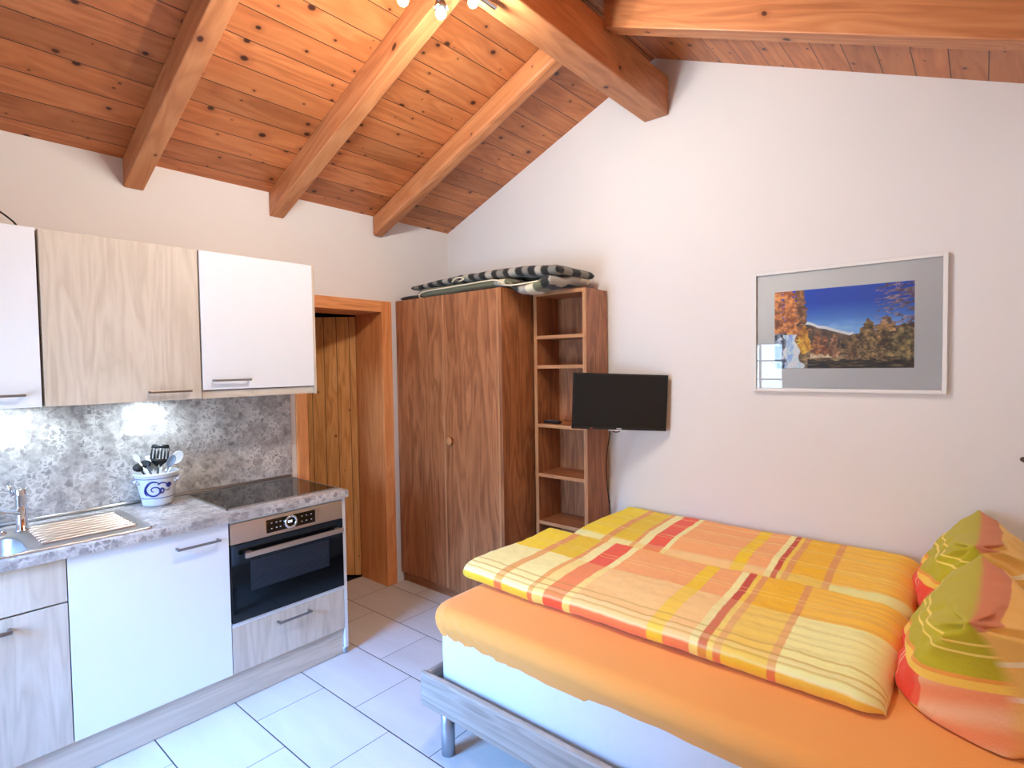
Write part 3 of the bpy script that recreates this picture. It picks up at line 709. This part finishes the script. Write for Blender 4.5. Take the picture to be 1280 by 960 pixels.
tube(bm, spline([(1.04, -.535, 2.078), (1.12, -.538, 2.066), (1.25, -.535, 2.068), (1.38, -.5, 2.08)], 6), .0045, 8)
obj('piping', bm, M['cream'], gc, smooth=True, label='cream piping along the edge')
gu = empty('folded_cushion', (.75, -.3, 2.12), 'black and grey checked cushion lying on the olive folded cushion', 'cushion', 'folded cushions on the wardrobe')
soft_slab('cover', .12, 1.42, -.49, -.09, lambda x, y: 2.146+.022*max(0, min(1, (x-.12)/.5))+.008*math.sin(x*4)-.03*max(0, (x-1.15)/.27), lambda x, y: .038+.022*max(0, min(1, (x-.5)/.5)), upcol, None, parent=gu, cat=None)
bm = newbm(); tube(bm, spline([(.56, -.497, 2.148), (.60, -.505, 2.166), (.65, -.505, 2.168), (.67, -.50, 2.155), (.63, -.50, 2.146)], 6), .005, 8)
obj('tie_loop', bm, M['cream'], gu, smooth=True, label='cream tie loop')

# ------------------------------------------------------------------ television on a wall arm
fwd = Vector((-.6468*1, .7624, 0)).normalized(); rgt = Vector((.7626, .6468, 0)); upv = Vector((0, 0, 1))
tvc = Vector((3.2746, -3.0925, 1.5884))
FPX = 692.4323
yaw, pit, rol = map(math.radians, (-40.3089, -1.9885, -.8805))
cfw = Vector((math.sin(yaw)*math.cos(pit), math.cos(yaw)*math.cos(pit), math.sin(pit)))
crt = Vector((math.cos(yaw), -math.sin(yaw), 0)); cup = crt.cross(cfw)
crt2 = crt*math.cos(rol)+cup*math.sin(rol); cup2 = -crt*math.sin(rol)+cup*math.cos(rol)
CAM = Vector((3.2746, -3.0925, 1.5884))
# centre of the set, facing the room diagonally
TC = Vector((1.664, -.222, 1.362))
ang = math.radians(-2.6)
tr_ = rgt*math.cos(ang)+upv*math.sin(ang); tu_ = -rgt*math.sin(ang)+upv*math.cos(ang)
MT = Matrix(((tr_.x, fwd.x, tu_.x, TC.x), (tr_.y, fwd.y, tu_.y, TC.y), (tr_.z, fwd.z, tu_.z, TC.z), (0, 0, 0, 1)))  # local x right, y away, z up
tv = empty('television', TC, 'small black flat television on a swivel arm beside the open shelf', 'television')
W, H = .553/2, .328/2
def tbox(name, x0, x1, y0, y1, z0, z1, mat, parent=tv, bevel=.0, **k):
    bm = newbm(); box(bm, x0, x1, y0, y1, z0, z1, mat=MT); return obj(name, bm, mat, parent, bevel=bevel, **k)
bm = newbm(); bz = .011
box(bm, -W, W, 0, .016, -H, -H+bz+.004, mat=MT); box(bm, -W, W, 0, .016, H-bz, H, mat=MT); box(bm, -W, -W+bz, 0, .016, -H, H, mat=MT); box(bm, W-bz, W, 0, .016, -H, H, mat=MT)
obj('bezel', bm, M['black'], tv)
tbox('screen', -W+bz, W-bz, .0025, .012, -H+bz, H-bz, M['screen'])
tbox('back_shell', -W*.97, W*.97, .016, .030, -H*.97, H*.97, M['black'], bevel=.004)
tbox('logo', -.014, .014, -.0006, .001, -H+.004, -H+.009, M['mark'])
tbox('indicator', -.165, -.155, -.0006, .001, -H+.003, -H+.008, M['redlight'])
tbox('foot_tab', -.06, .055, .004, .016, -H-.007, -H, M['whitep'])
ar = empty('swivel_bracket', (1.62, 0, 1.36), 'black swivel wall arm holding the television', 'bracket')
bm = newbm(); box(bm, 1.49, 1.56, -.012, -.001, 1.27, 1.45); obj('wall_plate', bm, M['black'], ar, bevel=.002)
bk = MT @ Vector((0, .034, 0))
bm = newbm(); tube(bm, [(1.525, -.012, 1.36), (1.56, -.085, 1.36), (bk.x, bk.y, 1.36)], .013, 10); obj('arm', bm, M['black'], ar)
# cables
bm = newbm()
a = MT @ Vector((-.052, .022, -H))
tube(bm, spline([a, (a.x+.004, a.y, a.z-.03), (1.533, -.16, 1.0), (1.515, -.12, .82), (1.50, -.07, .70), (1.495, -.04, .55), (1.50, -.02, .3)], 8), .0035, 8)
obj('television_cable', bm, M['blackmatte'], smooth=True, label='black cable hanging straight down from the television', cat='cable')
bm = newbm(); P = []
b0 = MT @ Vector((-.03, .02, -H))
for k in range(15):
    t = k/14*2*PI-PI/2*0; P.append(MT @ Vector((-.012+.026*math.sin(t)*.9, .02, -H-.014-.022*(1-math.cos(t))/2+.02)))
tube(bm, P, .0032, 8); obj('cable_loop', bm, M['blackmatte'], smooth=True, label='small black cable loop hanging under the middle of the television', cat='cable')

# ------------------------------------------------------------------ framed photograph
pc = empty('framed_picture', (2.755, 0, 1.74), 'white framed autumn mountain photograph hanging on the gable wall', 'picture')
px0, px1, pz0, pz1 = 2.349, 3.160, 1.430, 2.049; fw_ = .0175
bm = newbm()
for q in ((px0, px0+fw_, pz0, pz1), (px1-fw_, px1, pz0, pz1), (px0+fw_, px1-fw_, pz0, pz0+fw_), (px0+fw_, px1-fw_, pz1-fw_, pz1)): box(bm, q[0], q[1], -.028, -.004, q[2], q[3])
obj('frame', bm, M['whitepaint'], pc, bevel=.002)
bobj('mat_board', (px0+fw_, px1-fw_, -.014, -.008, pz0+fw_, pz1-fw_), plain('grey_mat_board', (228, 225, 218), .8), pc)
bm = newbm(); nx, ny = 300, 200; gx0, gx1, gz0, gz1 = 2.454, 3.042, 1.547, 1.94; V = []; cl = []
def fbm(u, v, s, o=0.):
    a = sum(nz(u*s*1.5*2**k, v*s*2**k, o+k*3.1)/1.5**k for k in range(4)); return min(1., max(0., .5+.62*a))
# (centre, foot, top, half width, dark, light)
TREES = [(.46, .14, .44, .045, (84, 52, 36), (206, 150, 104)), (.395, .17, .42, .04, (70, 40, 30), (176, 112, 70)), (.335, .18, .46, .05, (86, 48, 30), (204, 134, 78)),
         (.20, .30, 1.2, .075, (74, 48, 32), (176, 118, 70)), (.115, .34, 1.25, .085, (120, 58, 28), (242, 160, 90)), (.02, .34, 1.25, .085, (110, 56, 30), (232, 150, 84)),
         (.235, .20, .56, .06, (150, 92, 26), (246, 190, 70)), (.70, .12, .60, .10, (44, 34, 22), (176, 138, 84)), (.82, .10, .62, .12, (50, 38, 24), (196, 150, 92)), (.60, .12, .42, .07, (56, 42, 28), (170, 128, 76)), (.94, .10, .52, .12, (40, 36, 26), (168, 140, 84))]
def photo(u, v):
    c = mixc((120, 170, 210), (14, 62, 160), min(1, max(0, (v-.40)/.42)))
    c = mixc(c, (170, 205, 230), .5*max(0, 1-abs(v-.5)/.12)*fbm(u, v*3, 5, 9))
    m1 = (.56-.5*abs(u-.25) if u < .57 else .40+.30*(u-.57))+.012*nz(u*16, 0, 5)
    if v < m1+(.035 if u < .6 else 0): c = (236, 241, 250)
    if v < m1: c = mixc((46, 38, 36), (118, 88, 62), fbm(u, v, 9, 2))
    if u > .5 and v < .34+.24*(u-.5)+.05*nz(u*14, 1., 3): c = mixc((38, 32, 24), (150, 116, 72), fbm(u, v, 13, 3)**1.3)
    if v < .24: c = mixc((58, 44, 30), (168, 134, 92), fbm(u*.5, v*2, 12, 10))
    if .13 < v < .19+.02*nz(u*9, 2., 2) and .28 < u < .49: c = mixc((176, 150, 112), (222, 206, 170), fbm(u, v, 14, 4))
    if v < .08+.05*fbm(u, 0, 6, 7) and u > .26: c = mixc((18, 15, 11), (110, 90, 60), fbm(u*.4, v*3, 16, 12)**2)
    for cx, f0, t0, w_, dk, lt in TREES:
        if f0-.02 < v < t0:
            q = (v-f0)/(t0-f0); half = w_*(min(1, q*5+.35))*(1-q)**.6*(1+.9*nz(u*30, v*34, cx*9))
            if abs(u-cx) < half: c = mixc(dk, lt, fbm(u, v, 15, cx*20)**1.15)
    x_ = u-.135-.10*(.30-v)
    if .0 < v < .44 and abs(x_) < .05+.05*nz(v*10, u*8, 3)+.03*(.4-v): c = mixc((120, 150, 204), (238, 245, 254), fbm(u*1.5, v*.7, 9, 13))
    elif u < .10 and v < .46+.05*nz(u*20, 0, 2): c = mixc((22, 24, 34), (214, 224, 242), fbm(u, v, 12, 14)**1.3)
    if u > .74 and v > .52:
        k = abs(nz(u*7+v*6, v*24-u*5, 6)); k2 = abs(nz(u*26, v*40, 2)); q = (u-.74)/.26
        if k < .15*q+.03 or (k2 < .12*q and k < .34): c = mixc((54, 44, 60), (158, 138, 156), fbm(u, v, 14, 15))
    return tuple(min(255, v_*1.2+8) for v_ in c)
for i in range(nx+1):
    r = []
    for j in range(ny+1):
        u, v_ = i/nx, j/ny; r.append(bm.verts.new((gx0+(gx1-gx0)*u, -.0148, gz0+(gz1-gz0)*v_))); cl.append(photo(u, v_))
    V.append(r)
for i in range(nx):
    for j in range(ny): bm.faces.new((V[i][j], V[i+1][j], V[i+1][j+1], V[i][j+1]))
o = obj('print', bm, M['photo'], pc); setcol(o, cl)
bobj('glass_pane', (px0+fw_, px1-fw_, -.0195, -.018, pz0+fw_, pz1-fw_), M['pglass'], pc)
bm = newbm(); lathe(bm, [(.010, 0), (.010, .003), (.004, .005), (.004, .02), (.008, .024), (.008, .03), (.003, .033)], (3.409, 0, 1.166), (0, -1, 0), n=16)
obj('wall_hook', bm, M['hook'], smooth=True, label='tiny bronze hook in the wall above the back pillow', cat='hook')

# ------------------------------------------------------------------ bed
BX0, BX1, BYF, BYB = 1.535, 3.58, -1.655, -.03
bd = empty('bed_frame', (2.55, -.84, 0), 'grey oak bed frame on round metal legs standing along the gable wall', 'bed')
def rail(name, x0, x1, y0, y1, z0, z1, grain):
    return bobj(name, (x0, x1, y0, y1, z0, z1), M['greyoak'], bd, grain, bevel=.012)
rail('side_rail', BX0, BX1, BYF, BYF+.028, .205, .345, 'x'); rail('side_rail', BX0, BX1, BYB-.028, BYB, .205, .345, 'x')
rail('foot_rail', BX0+.004, BX0+.032, BYF+.029, BYB-.029, .205, .34, 'y'); rail('head_rail', BX1-.03, BX1-.002, BYF+.029, BYB-.029, .205, .34, 'y')
bm = newbm()
for k in range(14): x = 1.64+.138*k; box(bm, x, x+.07, BYF+.03, BYB-.03, .235, .25, 'y')
obj('slats', bm, M['oak'], bd)
for x, y in ((1.624, -1.585), (3.49, -1.585), (1.624, -.10), (3.49, -.10)):
    bm = newbm(); lathe(bm, [(.024, 0), (.028, .004), (.028, .234)], (x, y, 0), n=28); obj('leg', bm, M['legmetal'], bd, smooth=True, bevel=0)
# mattress
mt = newbm(); MX0, MX1, MY0, MY1 = 1.592, 3.54, -1.592, -.045
def rbox(x0, x1, y0, y1, z0, z1, r, nx, ny, nzz, wob=0.):
    """rounded box skin as a grid cube"""
    bm = newbm(); vm = {}
    def P(i, j, k):
        key = (i, j, k)
        if key in vm: return vm[key]
        p = Vector((x0+(x1-x0)*i/nx, y0+(y1-y0)*j/ny, z0+(z1-z0)*k/nzz))
        c = Vector((min(max(p.x, x0+r), x1-r), min(max(p.y, y0+r), y1-r), min(max(p.z, z0+r), z1-r)))
        d_ = p-c
        if d_.length > 1e-6: p = c+d_.normalized()*r*min(1, d_.length/r) if d_.length < r else c+d_.normalized()*r
        vm[key] = bm.verts.new(p); return vm[key]
    for i in range(nx):
        for j in range(ny):
            for k, fl in ((0, 1), (nzz, 0)):
                f = [P(i, j, k), P(i+1, j, k), P(i+1, j+1, k), P(i, j+1, k)]; bm.faces.new(f[::-1] if fl else f)
    for i in range(nx):
        for k in range(nzz):
            for j, fl in ((0, 0), (ny, 1)):
                f = [P(i, j, k), P(i+1, j, k), P(i+1, j, k+1), P(i, j, k+1)]; bm.faces.new(f[::-1] if fl else f)
    for j in range(ny):
        for k in range(nzz):
            for i, fl in ((0, 1), (nx, 0)):
                f = [P(i, j, k), P(i, j+1, k), P(i, j+1, k+1), P(i, j, k+1)]; bm.faces.new(f[::-1] if fl else f)
    return bm
mt.free(); mt = rbox(MX0, MX1, MY0, MY1, .252, .585, .03, 60, 50, 14)
for v in mt.verts:
    if v.co.z < .56: v.co.y += .004*nz(v.co.x*5, v.co.z*8, 2) if v.co.y < -.8 else 0
obj('mattress', mt, M['mattress'], smooth=True, label='white mattress on the bed frame under the orange sheet', cat='mattress')
# fitted sheet: skin over the top, ragged lower hem, wrinkles at the foot corner
def sheet():
    bm = newbm(); x0, x1, y0, y1, zt = 1.535, 3.575, -1.618, -.024, .607; R = .055
    # path across: from front hem up, over the top, down the back; same round the foot end
    nT = 130
    def outline(off, n=260):
        """closed rounded rectangle inset by off"""
        pts = []; r = max(.11-off, .004); xa, xb, ya, yb = x0+off, x1-off, y0+off, y1-off
        segs = [('l', (xa+r, ya), (xb-r, ya)), ('a', (xb-r, ya+r), -90), ('l', (xb, ya+r), (xb, yb-r)), ('a', (xb-r, yb-r), 0), ('l', (xb-r, yb), (xa+r, yb)), ('a', (xa+r, yb-r), 90), ('l', (xa, yb-r), (xa, ya+r)), ('a', (xa+r, ya+r), 180)]
        for s in segs:
            if s[0] == 'l':
                m = 90 if abs(s[1][1]-s[2][1]) < 1e-6 else 70
                for k in range(m): t = k/m; pts.append((s[1][0]+(s[2][0]-s[1][0])*t, s[1][1]+(s[2][1]-s[1][1])*t, 0))
            else:
                for k in range(16): a = math.radians(s[2]+90*k/16); pts.append((s[1][0]+r*math.cos(a), s[1][1]+r*math.sin(a), 1))
        return pts
    base = outline(0); n = len(base); rings = []
    lev = []
    for k in range(9): lev.append(('side', k/8))           # hem to shoulder
    for k in range(1, 9): lev.append(('round', k/8))
    for k, t in lev:
        if k == 'side': off, f = .006*(1-t), t
        else: off, f = R*(1-math.cos(t*PI/2)), 1+t
        pts = outline(off); ring = []
        for i, (x, y, c) in enumerate(pts):
            hem = .487+.012*nz(x*2.2, y*2.2, 5)+.006*nz(x*9, y*9, 1)+(.012 if x > 2.3 else 0)
            # hem rides up towards the foot corner
            z = hem+(zt-R-hem)*f if f <= 1 else zt-R+R*math.sin((f-1)*PI/2)
            nx_, ny_ = 0, 0
            ang_ = math.atan2(y-(y0+.11), x-(x0+.11))
            dcorner = math.hypot(x-(x0+.05), y-(y0+.05))
            wr = math.exp(-(dcorner/.36)**2)*.010*math.sin((x+z*1.4)*85+3*nz(x*7, z*7)) * (1-max(0, f-1))
            wr += .0035*nz(x*4+z*10, y*4, 9)*(1 if f < 1.6 else .3)
            # inward pull below the shoulder
            pull = .018*(1-min(1, f))**1.3
            cx, cy = min(max(x, x0+.12), x1-.12), min(max(y, y0+.12), y1-.12)
            dv = Vector((x-cx, y-cy)); dv = dv.normalized() if dv.length > 1e-6 else Vector((0, -1))
            ring.append(bm.verts.new((x+dv.x*(wr-pull), y+dv.y*(wr-pull), z)))
        rings.append(ring)
    for a, b in zip(rings, rings[1:]):
        for i in range(n): bm.faces.new((a[i], a[(i+1) % n], b[(i+1) % n], b[i]))
    # top: concentric rings to the middle line
    last = rings[-1]; pr = last
    for k in range(1, 8):
        t = k/8; ring = []
        for v in last:
            cx = min(max(v.co.x, x0+.75), x1-.75); cy = (y0+y1)/2
            x = v.co.x+(cx-v.co.x)*t; y = v.co.y+(cy-v.co.y)*t
            ring.append(bm.verts.new((x, y, zt+.002*nz(x*5, y*5))))
        for i in range(n): bm.faces.new((pr[i], pr[(i+1) % n], ring[(i+1) % n], ring[i]))
        pr = ring
    bm.faces.new(pr)
    return bm
o = obj('fitted_sheet', sheet(), M['sheet'], smooth=True, label='plain orange fitted sheet stretched over the upper half of the mattress', cat='sheet')

# plaid duvets ------------------------------------------------------
PALE, YEL, OLV, SAL, RED, GOLD, DRED, BRN = (255, 248, 176), (255, 228, 44), (240, 208, 44), (255, 184, 116), (246, 104, 74), (255, 206, 78), (210, 84, 58), (238, 168, 96)
BANDS = [(1.655, YEL), (1.695, BRN), (1.825, OLV), (1.85, BRN), (1.905, PALE), (2.0, RED), (2.03, PALE), (2.36, SAL), (2.42, (254, 214, 36)), (2.515, SAL), (2.543, PALE), (2.57, DRED), (2.59, (254, 220, 80)), (2.617, BRN), (2.752, (253, 198, 36)), (2.78, BRN), (9, GOLD)]
PALEV = {id(YEL): (252, 238, 140)}
def band(x):
    for e_, c in BANDS:
        if x < e_: return c
def pale_of(c, x):
    t = {RED: .42, DRED: .3, BRN: .35}.get(c, .55)
    tgt = (254, 224, 130) if x < 2.5 else (246, 232, 160)
    if c == GOLD: return (250, 247, 168)
    if c in (YEL, OLV): return (255, 250, 176)
    if c == SAL: return (255, 216, 146)
    return mixc(c, tgt, t)
def front_col(x, y, s):
    """s: distance along the skin from the lower front hem; y plan position"""
    xx = x
    c = band(xx)
    if s < .064: return mixc(c, (244, 92, 48), .5) if c in (SAL, RED, BRN) else mixc(c, (250, 200, 70), .6)
    if s < .076: return mixc(pale_of(c, xx), (255, 246, 200), .4)
    if .094 < s < .104 or .126 < s < .137: return mixc(pale_of(c, xx), (190, 150, 50), .42)
    if .176 < s < .185: return mixc(pale_of(c, xx), (196, 160, 70), .42)
    if .104 < s < .126: return mixc(pale_of(c, xx), (255, 244, 190), .35)
    if y < -.985: return pale_of(c, xx)
    if -.882 < y < -.874 or -.852 < y < -.847 : return mixc(c, (255, 240, 150), .6)
    if y > -.70: return mixc(pale_of(c, xx), (254, 220, 90), .4)
    return c
def back_col(x, y, s):
    xx = 1.907+(x-2.018)/.92
    c = band(xx)
    if y < -.595: return pale_of(c, xx)
    if y < -.575: return mixc(c, PALE, .35)
    for a in (-.47, -.44, -.28, -.25, -.12):
        if a < y < a+.007: return mixc(c, (255, 240, 150), .6)
    return c
def duvet(name, x0, x1, y0, y1, top, hem, colf, label, rough_front=True):
    bm = newbm(); nx = 330; cols = []
    R = .055
    rows = []
    # profile across y: lower hem at the front -> rounded front -> top -> back edge down
    prof_ = []
    zb = .612
    for k in range(13):
        a = -PI/2+PI*k/12*.98; hgt = (top-zb)
        prof_.append((y0+.035-.035*math.cos(a)*1.0, zb+hgt*.42+hgt*.42*math.sin(a)))
    ys = y0+.035
    nyy = 120
    for k in range(1, nyy+1):
        t = k/nyy; y = ys+(y1-.03-ys)*t
        z = zb+(top-zb)*(.84+.16*min(1, (y-ys)/.16)**.6)
        prof_.append((y, z))
    for k in range(1, 7):
        a = PI/2*k/6; prof_.append((y1-.03+.03*math.sin(a), top-(top-zb)*.8*(1-math.cos(a))))
    acc = [0.]
    for p, q in zip(prof_, prof_[1:]): acc.append(acc[-1]+math.dist(p, q))
    for i in range(nx+1):
        u = i/nx; x = x0+(x1-x0)*u; row = []
        eL = min(1, .35+(x-x0)/.035); eR = min(1, (x1-x)/.12)
        sh = math.sqrt(max(0, 1-(1-eL)**2))*math.sqrt(max(0, 1-(1-eR)**2))
        for j, (y, z) in enumerate(prof_):
            pucker = math.exp(-(x1-x)/.16)
            yy = y+(.010*nz(x*2.3, 1.7, y0)+.006*nz(x*9, 3., y0))*(1 if j < 40 else .4)
            yy += .016*pucker*nz(y*14, x*3, 4)
            zz = z+.011*nz(x*2.6, y*3.4, 11+y0)+.0045*nz(x*8, y*8, 5)+.0025*nz(x*26, y*20, 2)
            # long folds fanning out of the head end
            zz += .010*math.exp(-(x1-x)/.33)*nz(x*2.2, y*30, 8)*min(1, j/16)
            zz = zb+max(0, zz-zb)*sh if zz > zb else zz
            fe = max(0, 1-(x-x0)/.12)+max(0, 1-(x1-x)/.16)
            xx = x+.012*nz(y*5, 2., y0)*fe
            yy += (.045*max(0, 1-(x1-x)/.09)**2+.02*max(0, 1-(x-x0)/.05)**2)*max(0, 1-(y-y0)/.12)
            xx -= .05*(y-(y1-.02 if y1 < -.5 else y0))*min(1, (x-x0)/.3)*min(1, (x1-x)/.3)
            row.append(bm.verts.new((xx, yy, max(zz, .6095)))); cols.append(colf(x, y, acc[j]))
        rows.append(row)
    for i in range(nx):
        for j in range(len(prof_)-1): bm.faces.new((rows[i][j], rows[i+1][j], rows[i+1][j+1], rows[i][j+1]))
    # underside
    B = [[rows[i][0], rows[i][-1]] for i in range(nx+1)]
    for i in range(nx): bm.faces.new((B[i][0], B[i][1], B[i+1][1], B[i+1][0]))
    o = obj(name, bm, M['duvet'], smooth=True, label=label, cat='duvet', group='plaid duvets on the bed'); setcol(o, cols); return o
duvet('duvet', 1.470, 3.09, -1.352, -.668, .694, None, front_col, 'front plaid duvet in yellow, orange and red along the open side of the bed')
duvet('duvet', 1.605, 3.10, -.664, -.028, .700, None, back_col, 'rear plaid duvet in yellow, orange and red lying against the gable wall')

# pillows -----------------------------------------------------------
PG, PY, PR, PO, PS = (190, 178, 38), (250, 206, 86), (240, 78, 52), (240, 180, 72), (244, 140, 86)
def pillow_col(s, t, f):
    # s: along the bed's width (near edge -1), t: up, f: +1 face towards the foot, -1 the back face
    if f < 0:
        if t > .84: return (214, 132, 88)
        if .30 < t < .38: return (250, 230, 180)
        if -.2 < t < -.12: return (246, 226, 190)
        return (244, 194, 100) if t > -.6 else (238, 166, 92)
    if -.12 < t < .02: return PY
    if t >= .02:
        if .02 <= t < .09: return (238, 160, 70)
        if .42 < t < .46 or .60 < t < .63: return (244, 220, 110)
        return PG
    if s < -.78: return mixc((246, 224, 180), PS, .62+.22*math.sin(t*11+s*9))
    if -.64 < t: 
        if -.34 < s < -.30 or -.22 < s < -.19: return (248, 190, 150)
        return PR if s > -.72 else mixc(PR, (240, 170, 110), .55 if s < -.86 else .25)
    if -.76 < t: return PY
    return PS
def pillow(name, c, hs, ht, thick, lean, yawd, label, seed, twist=0.):
    bm = newbm(); n = 150; cols = {}; T, B = [], []
    L = math.radians(lean)
    up = Vector((math.sin(L), 0, math.cos(L))); nr = Vector((-math.cos(L), 0, math.sin(L))); sd = Vector((0, 1, 0))
    rz = Matrix.Rotation(math.radians(yawd), 3, 'Z')
    for i in range(n+1):
        ta, tb = [], []
        for j in range(n+1):
            s, t = -1+2*i/n, -1+2*j/n
            e_ = (1-abs(s)**3.4)*(1-abs(t)**3.); h = thick*max(0, e_)**.5
            # seams pull in between the corners
            ks = 1-.10*(1-s*s); kt = 1-.10*(1-t*t)
            S_, T_ = s*(1-.10*(1-t*t)*abs(s)**3), t*(1-.08*(1-s*s)*abs(t)**3)
            sag = .03*(1-t)*.5
            w1 = .018*nz(s*2.2+seed, t*2.2, 1)+.010*nz(s*5, t*5+seed, 2)+.016*max(0, abs(s)-.55)*math.sin(t*9+seed+2*nz(s*3, t*3, seed))
            for f, lst in ((1, ta), (-1, tb)):
                if e_ < 1e-6 and f < 0: lst.append(ta[-1]); continue
                fd = math.hypot(1-t, s+1.0); fold = .030*math.exp(-fd/.55)*math.sin(math.atan2(1-t, s+1.02)*10+seed)*min(1, fd/.25)
                hh = h*(1-.55*t)+(w1+fold)*min(1, e_*5)
                p = sd*(S_*hs)+up*(T_*ht)+nr*(f*hh+.05*math.cos(t*1.6)*s*twist)
                q = Vector(c)+rz @ p
                v = bm.verts.new(q); cols[v] = pillow_col(s, t, f); lst.append(v)
        T.append(ta); B.append(tb)
    for i in range(n):
        for j in range(n):
            bm.faces.new((T[i][j], T[i+1][j], T[i+1][j+1], T[i][j+1]))
            f = [B[i][j], B[i][j+1], B[i+1][j+1], B[i+1][j]]
            try: bm.faces.new(f)
            except ValueError: pass
    for v in bm.verts:
        if v.co.z < .6135: v.co.z = .6135
        if v.co.y > -.012: v.co.y = -.012
        if v.co.x > RX-.012: v.co.x = RX-.012
    bmesh.ops.recalc_face_normals(bm, faces=bm.faces[:])
    bm.verts.index_update(); cl = [cols[v] for v in bm.verts]
    o = obj(name, bm, M['duvet'], smooth=True, label=label, cat='pillow', group='plaid pillows at the head of the bed'); setcol(o, cl); return o
pillow('pillow', (3.30, -1.0, .765), .32, .165, .20, -12, -2, 'front plaid pillow with a green and red face, nearest the camera', 1.3, .6)
pillow('pillow', (3.29, -.338, .775), .30, .17, .19, -8, -1, 'rear plaid pillow standing by the gable wall behind the front pillow', 6.1, .4)

# ------------------------------------------------------------------ daylight, camera, view
W_ = bpy.data.worlds.new('World'); S.world = W_; W_.use_nodes = True
nt = W_.node_tree; bg = nt.nodes['Background']
tcw = nt.nodes.new('ShaderNodeTexCoord'); sx = nt.nodes.new('ShaderNodeSeparateXYZ'); nt.links.new(tcw.outputs['Generated'], sx.inputs[0])
rw = nt.nodes.new('ShaderNodeValToRGB'); nt.links.new(sx.outputs[2], rw.inputs[0])
for e_, (p, c) in zip(rw.color_ramp.elements, ((.16, (.07, .10, .14, 1)), (.52, (.15, .40, .98, 1)))): e_.position = p; e_.color = c
nt.links.new(rw.outputs[0], bg.inputs['Color']); bg.inputs['Strength'].default_value = 150.
pa = bpy.data.lights.new('window_portal', 'AREA'); pa.shape = 'RECTANGLE'; pa.size = WX1-WX0; pa.size_y = WZ1-WZ0
pa.cycles.is_portal = True
po = bpy.data.objects.new('window_portal', pa); COL.objects.link(po); po.location = ((WX0+WX1)/2, BY-.12, (WZ0+WZ1)/2); po.rotation_euler = (math.radians(90), 0, 0)

cam = bpy.data.cameras.new('camera'); co = bpy.data.objects.new('camera', cam); COL.objects.link(co)
cam.sensor_fit = 'HORIZONTAL'; cam.sensor_width = 36; cam.lens = FPX/1280*36; cam.clip_start = .02
co.matrix_world = Matrix(((crt2.x, cup2.x, -cfw.x, CAM.x), (crt2.y, cup2.y, -cfw.y, CAM.y), (crt2.z, cup2.z, -cfw.z, CAM.z), (0, 0, 0, 1)))
S.camera = co
S.view_settings.view_transform = 'Standard'; S.view_settings.look = 'None'; S.view_settings.gamma = 1; S.view_settings.use_curve_mapping = False
S.view_settings.exposure = .14
S.cycles.use_denoising = True
S.cycles.max_bounces = 10; S.cycles.diffuse_bounces = 6; S.cycles.caustics_reflective = False; S.cycles.caustics_refractive = False
S.cycles.sample_clamp_indirect = 8.
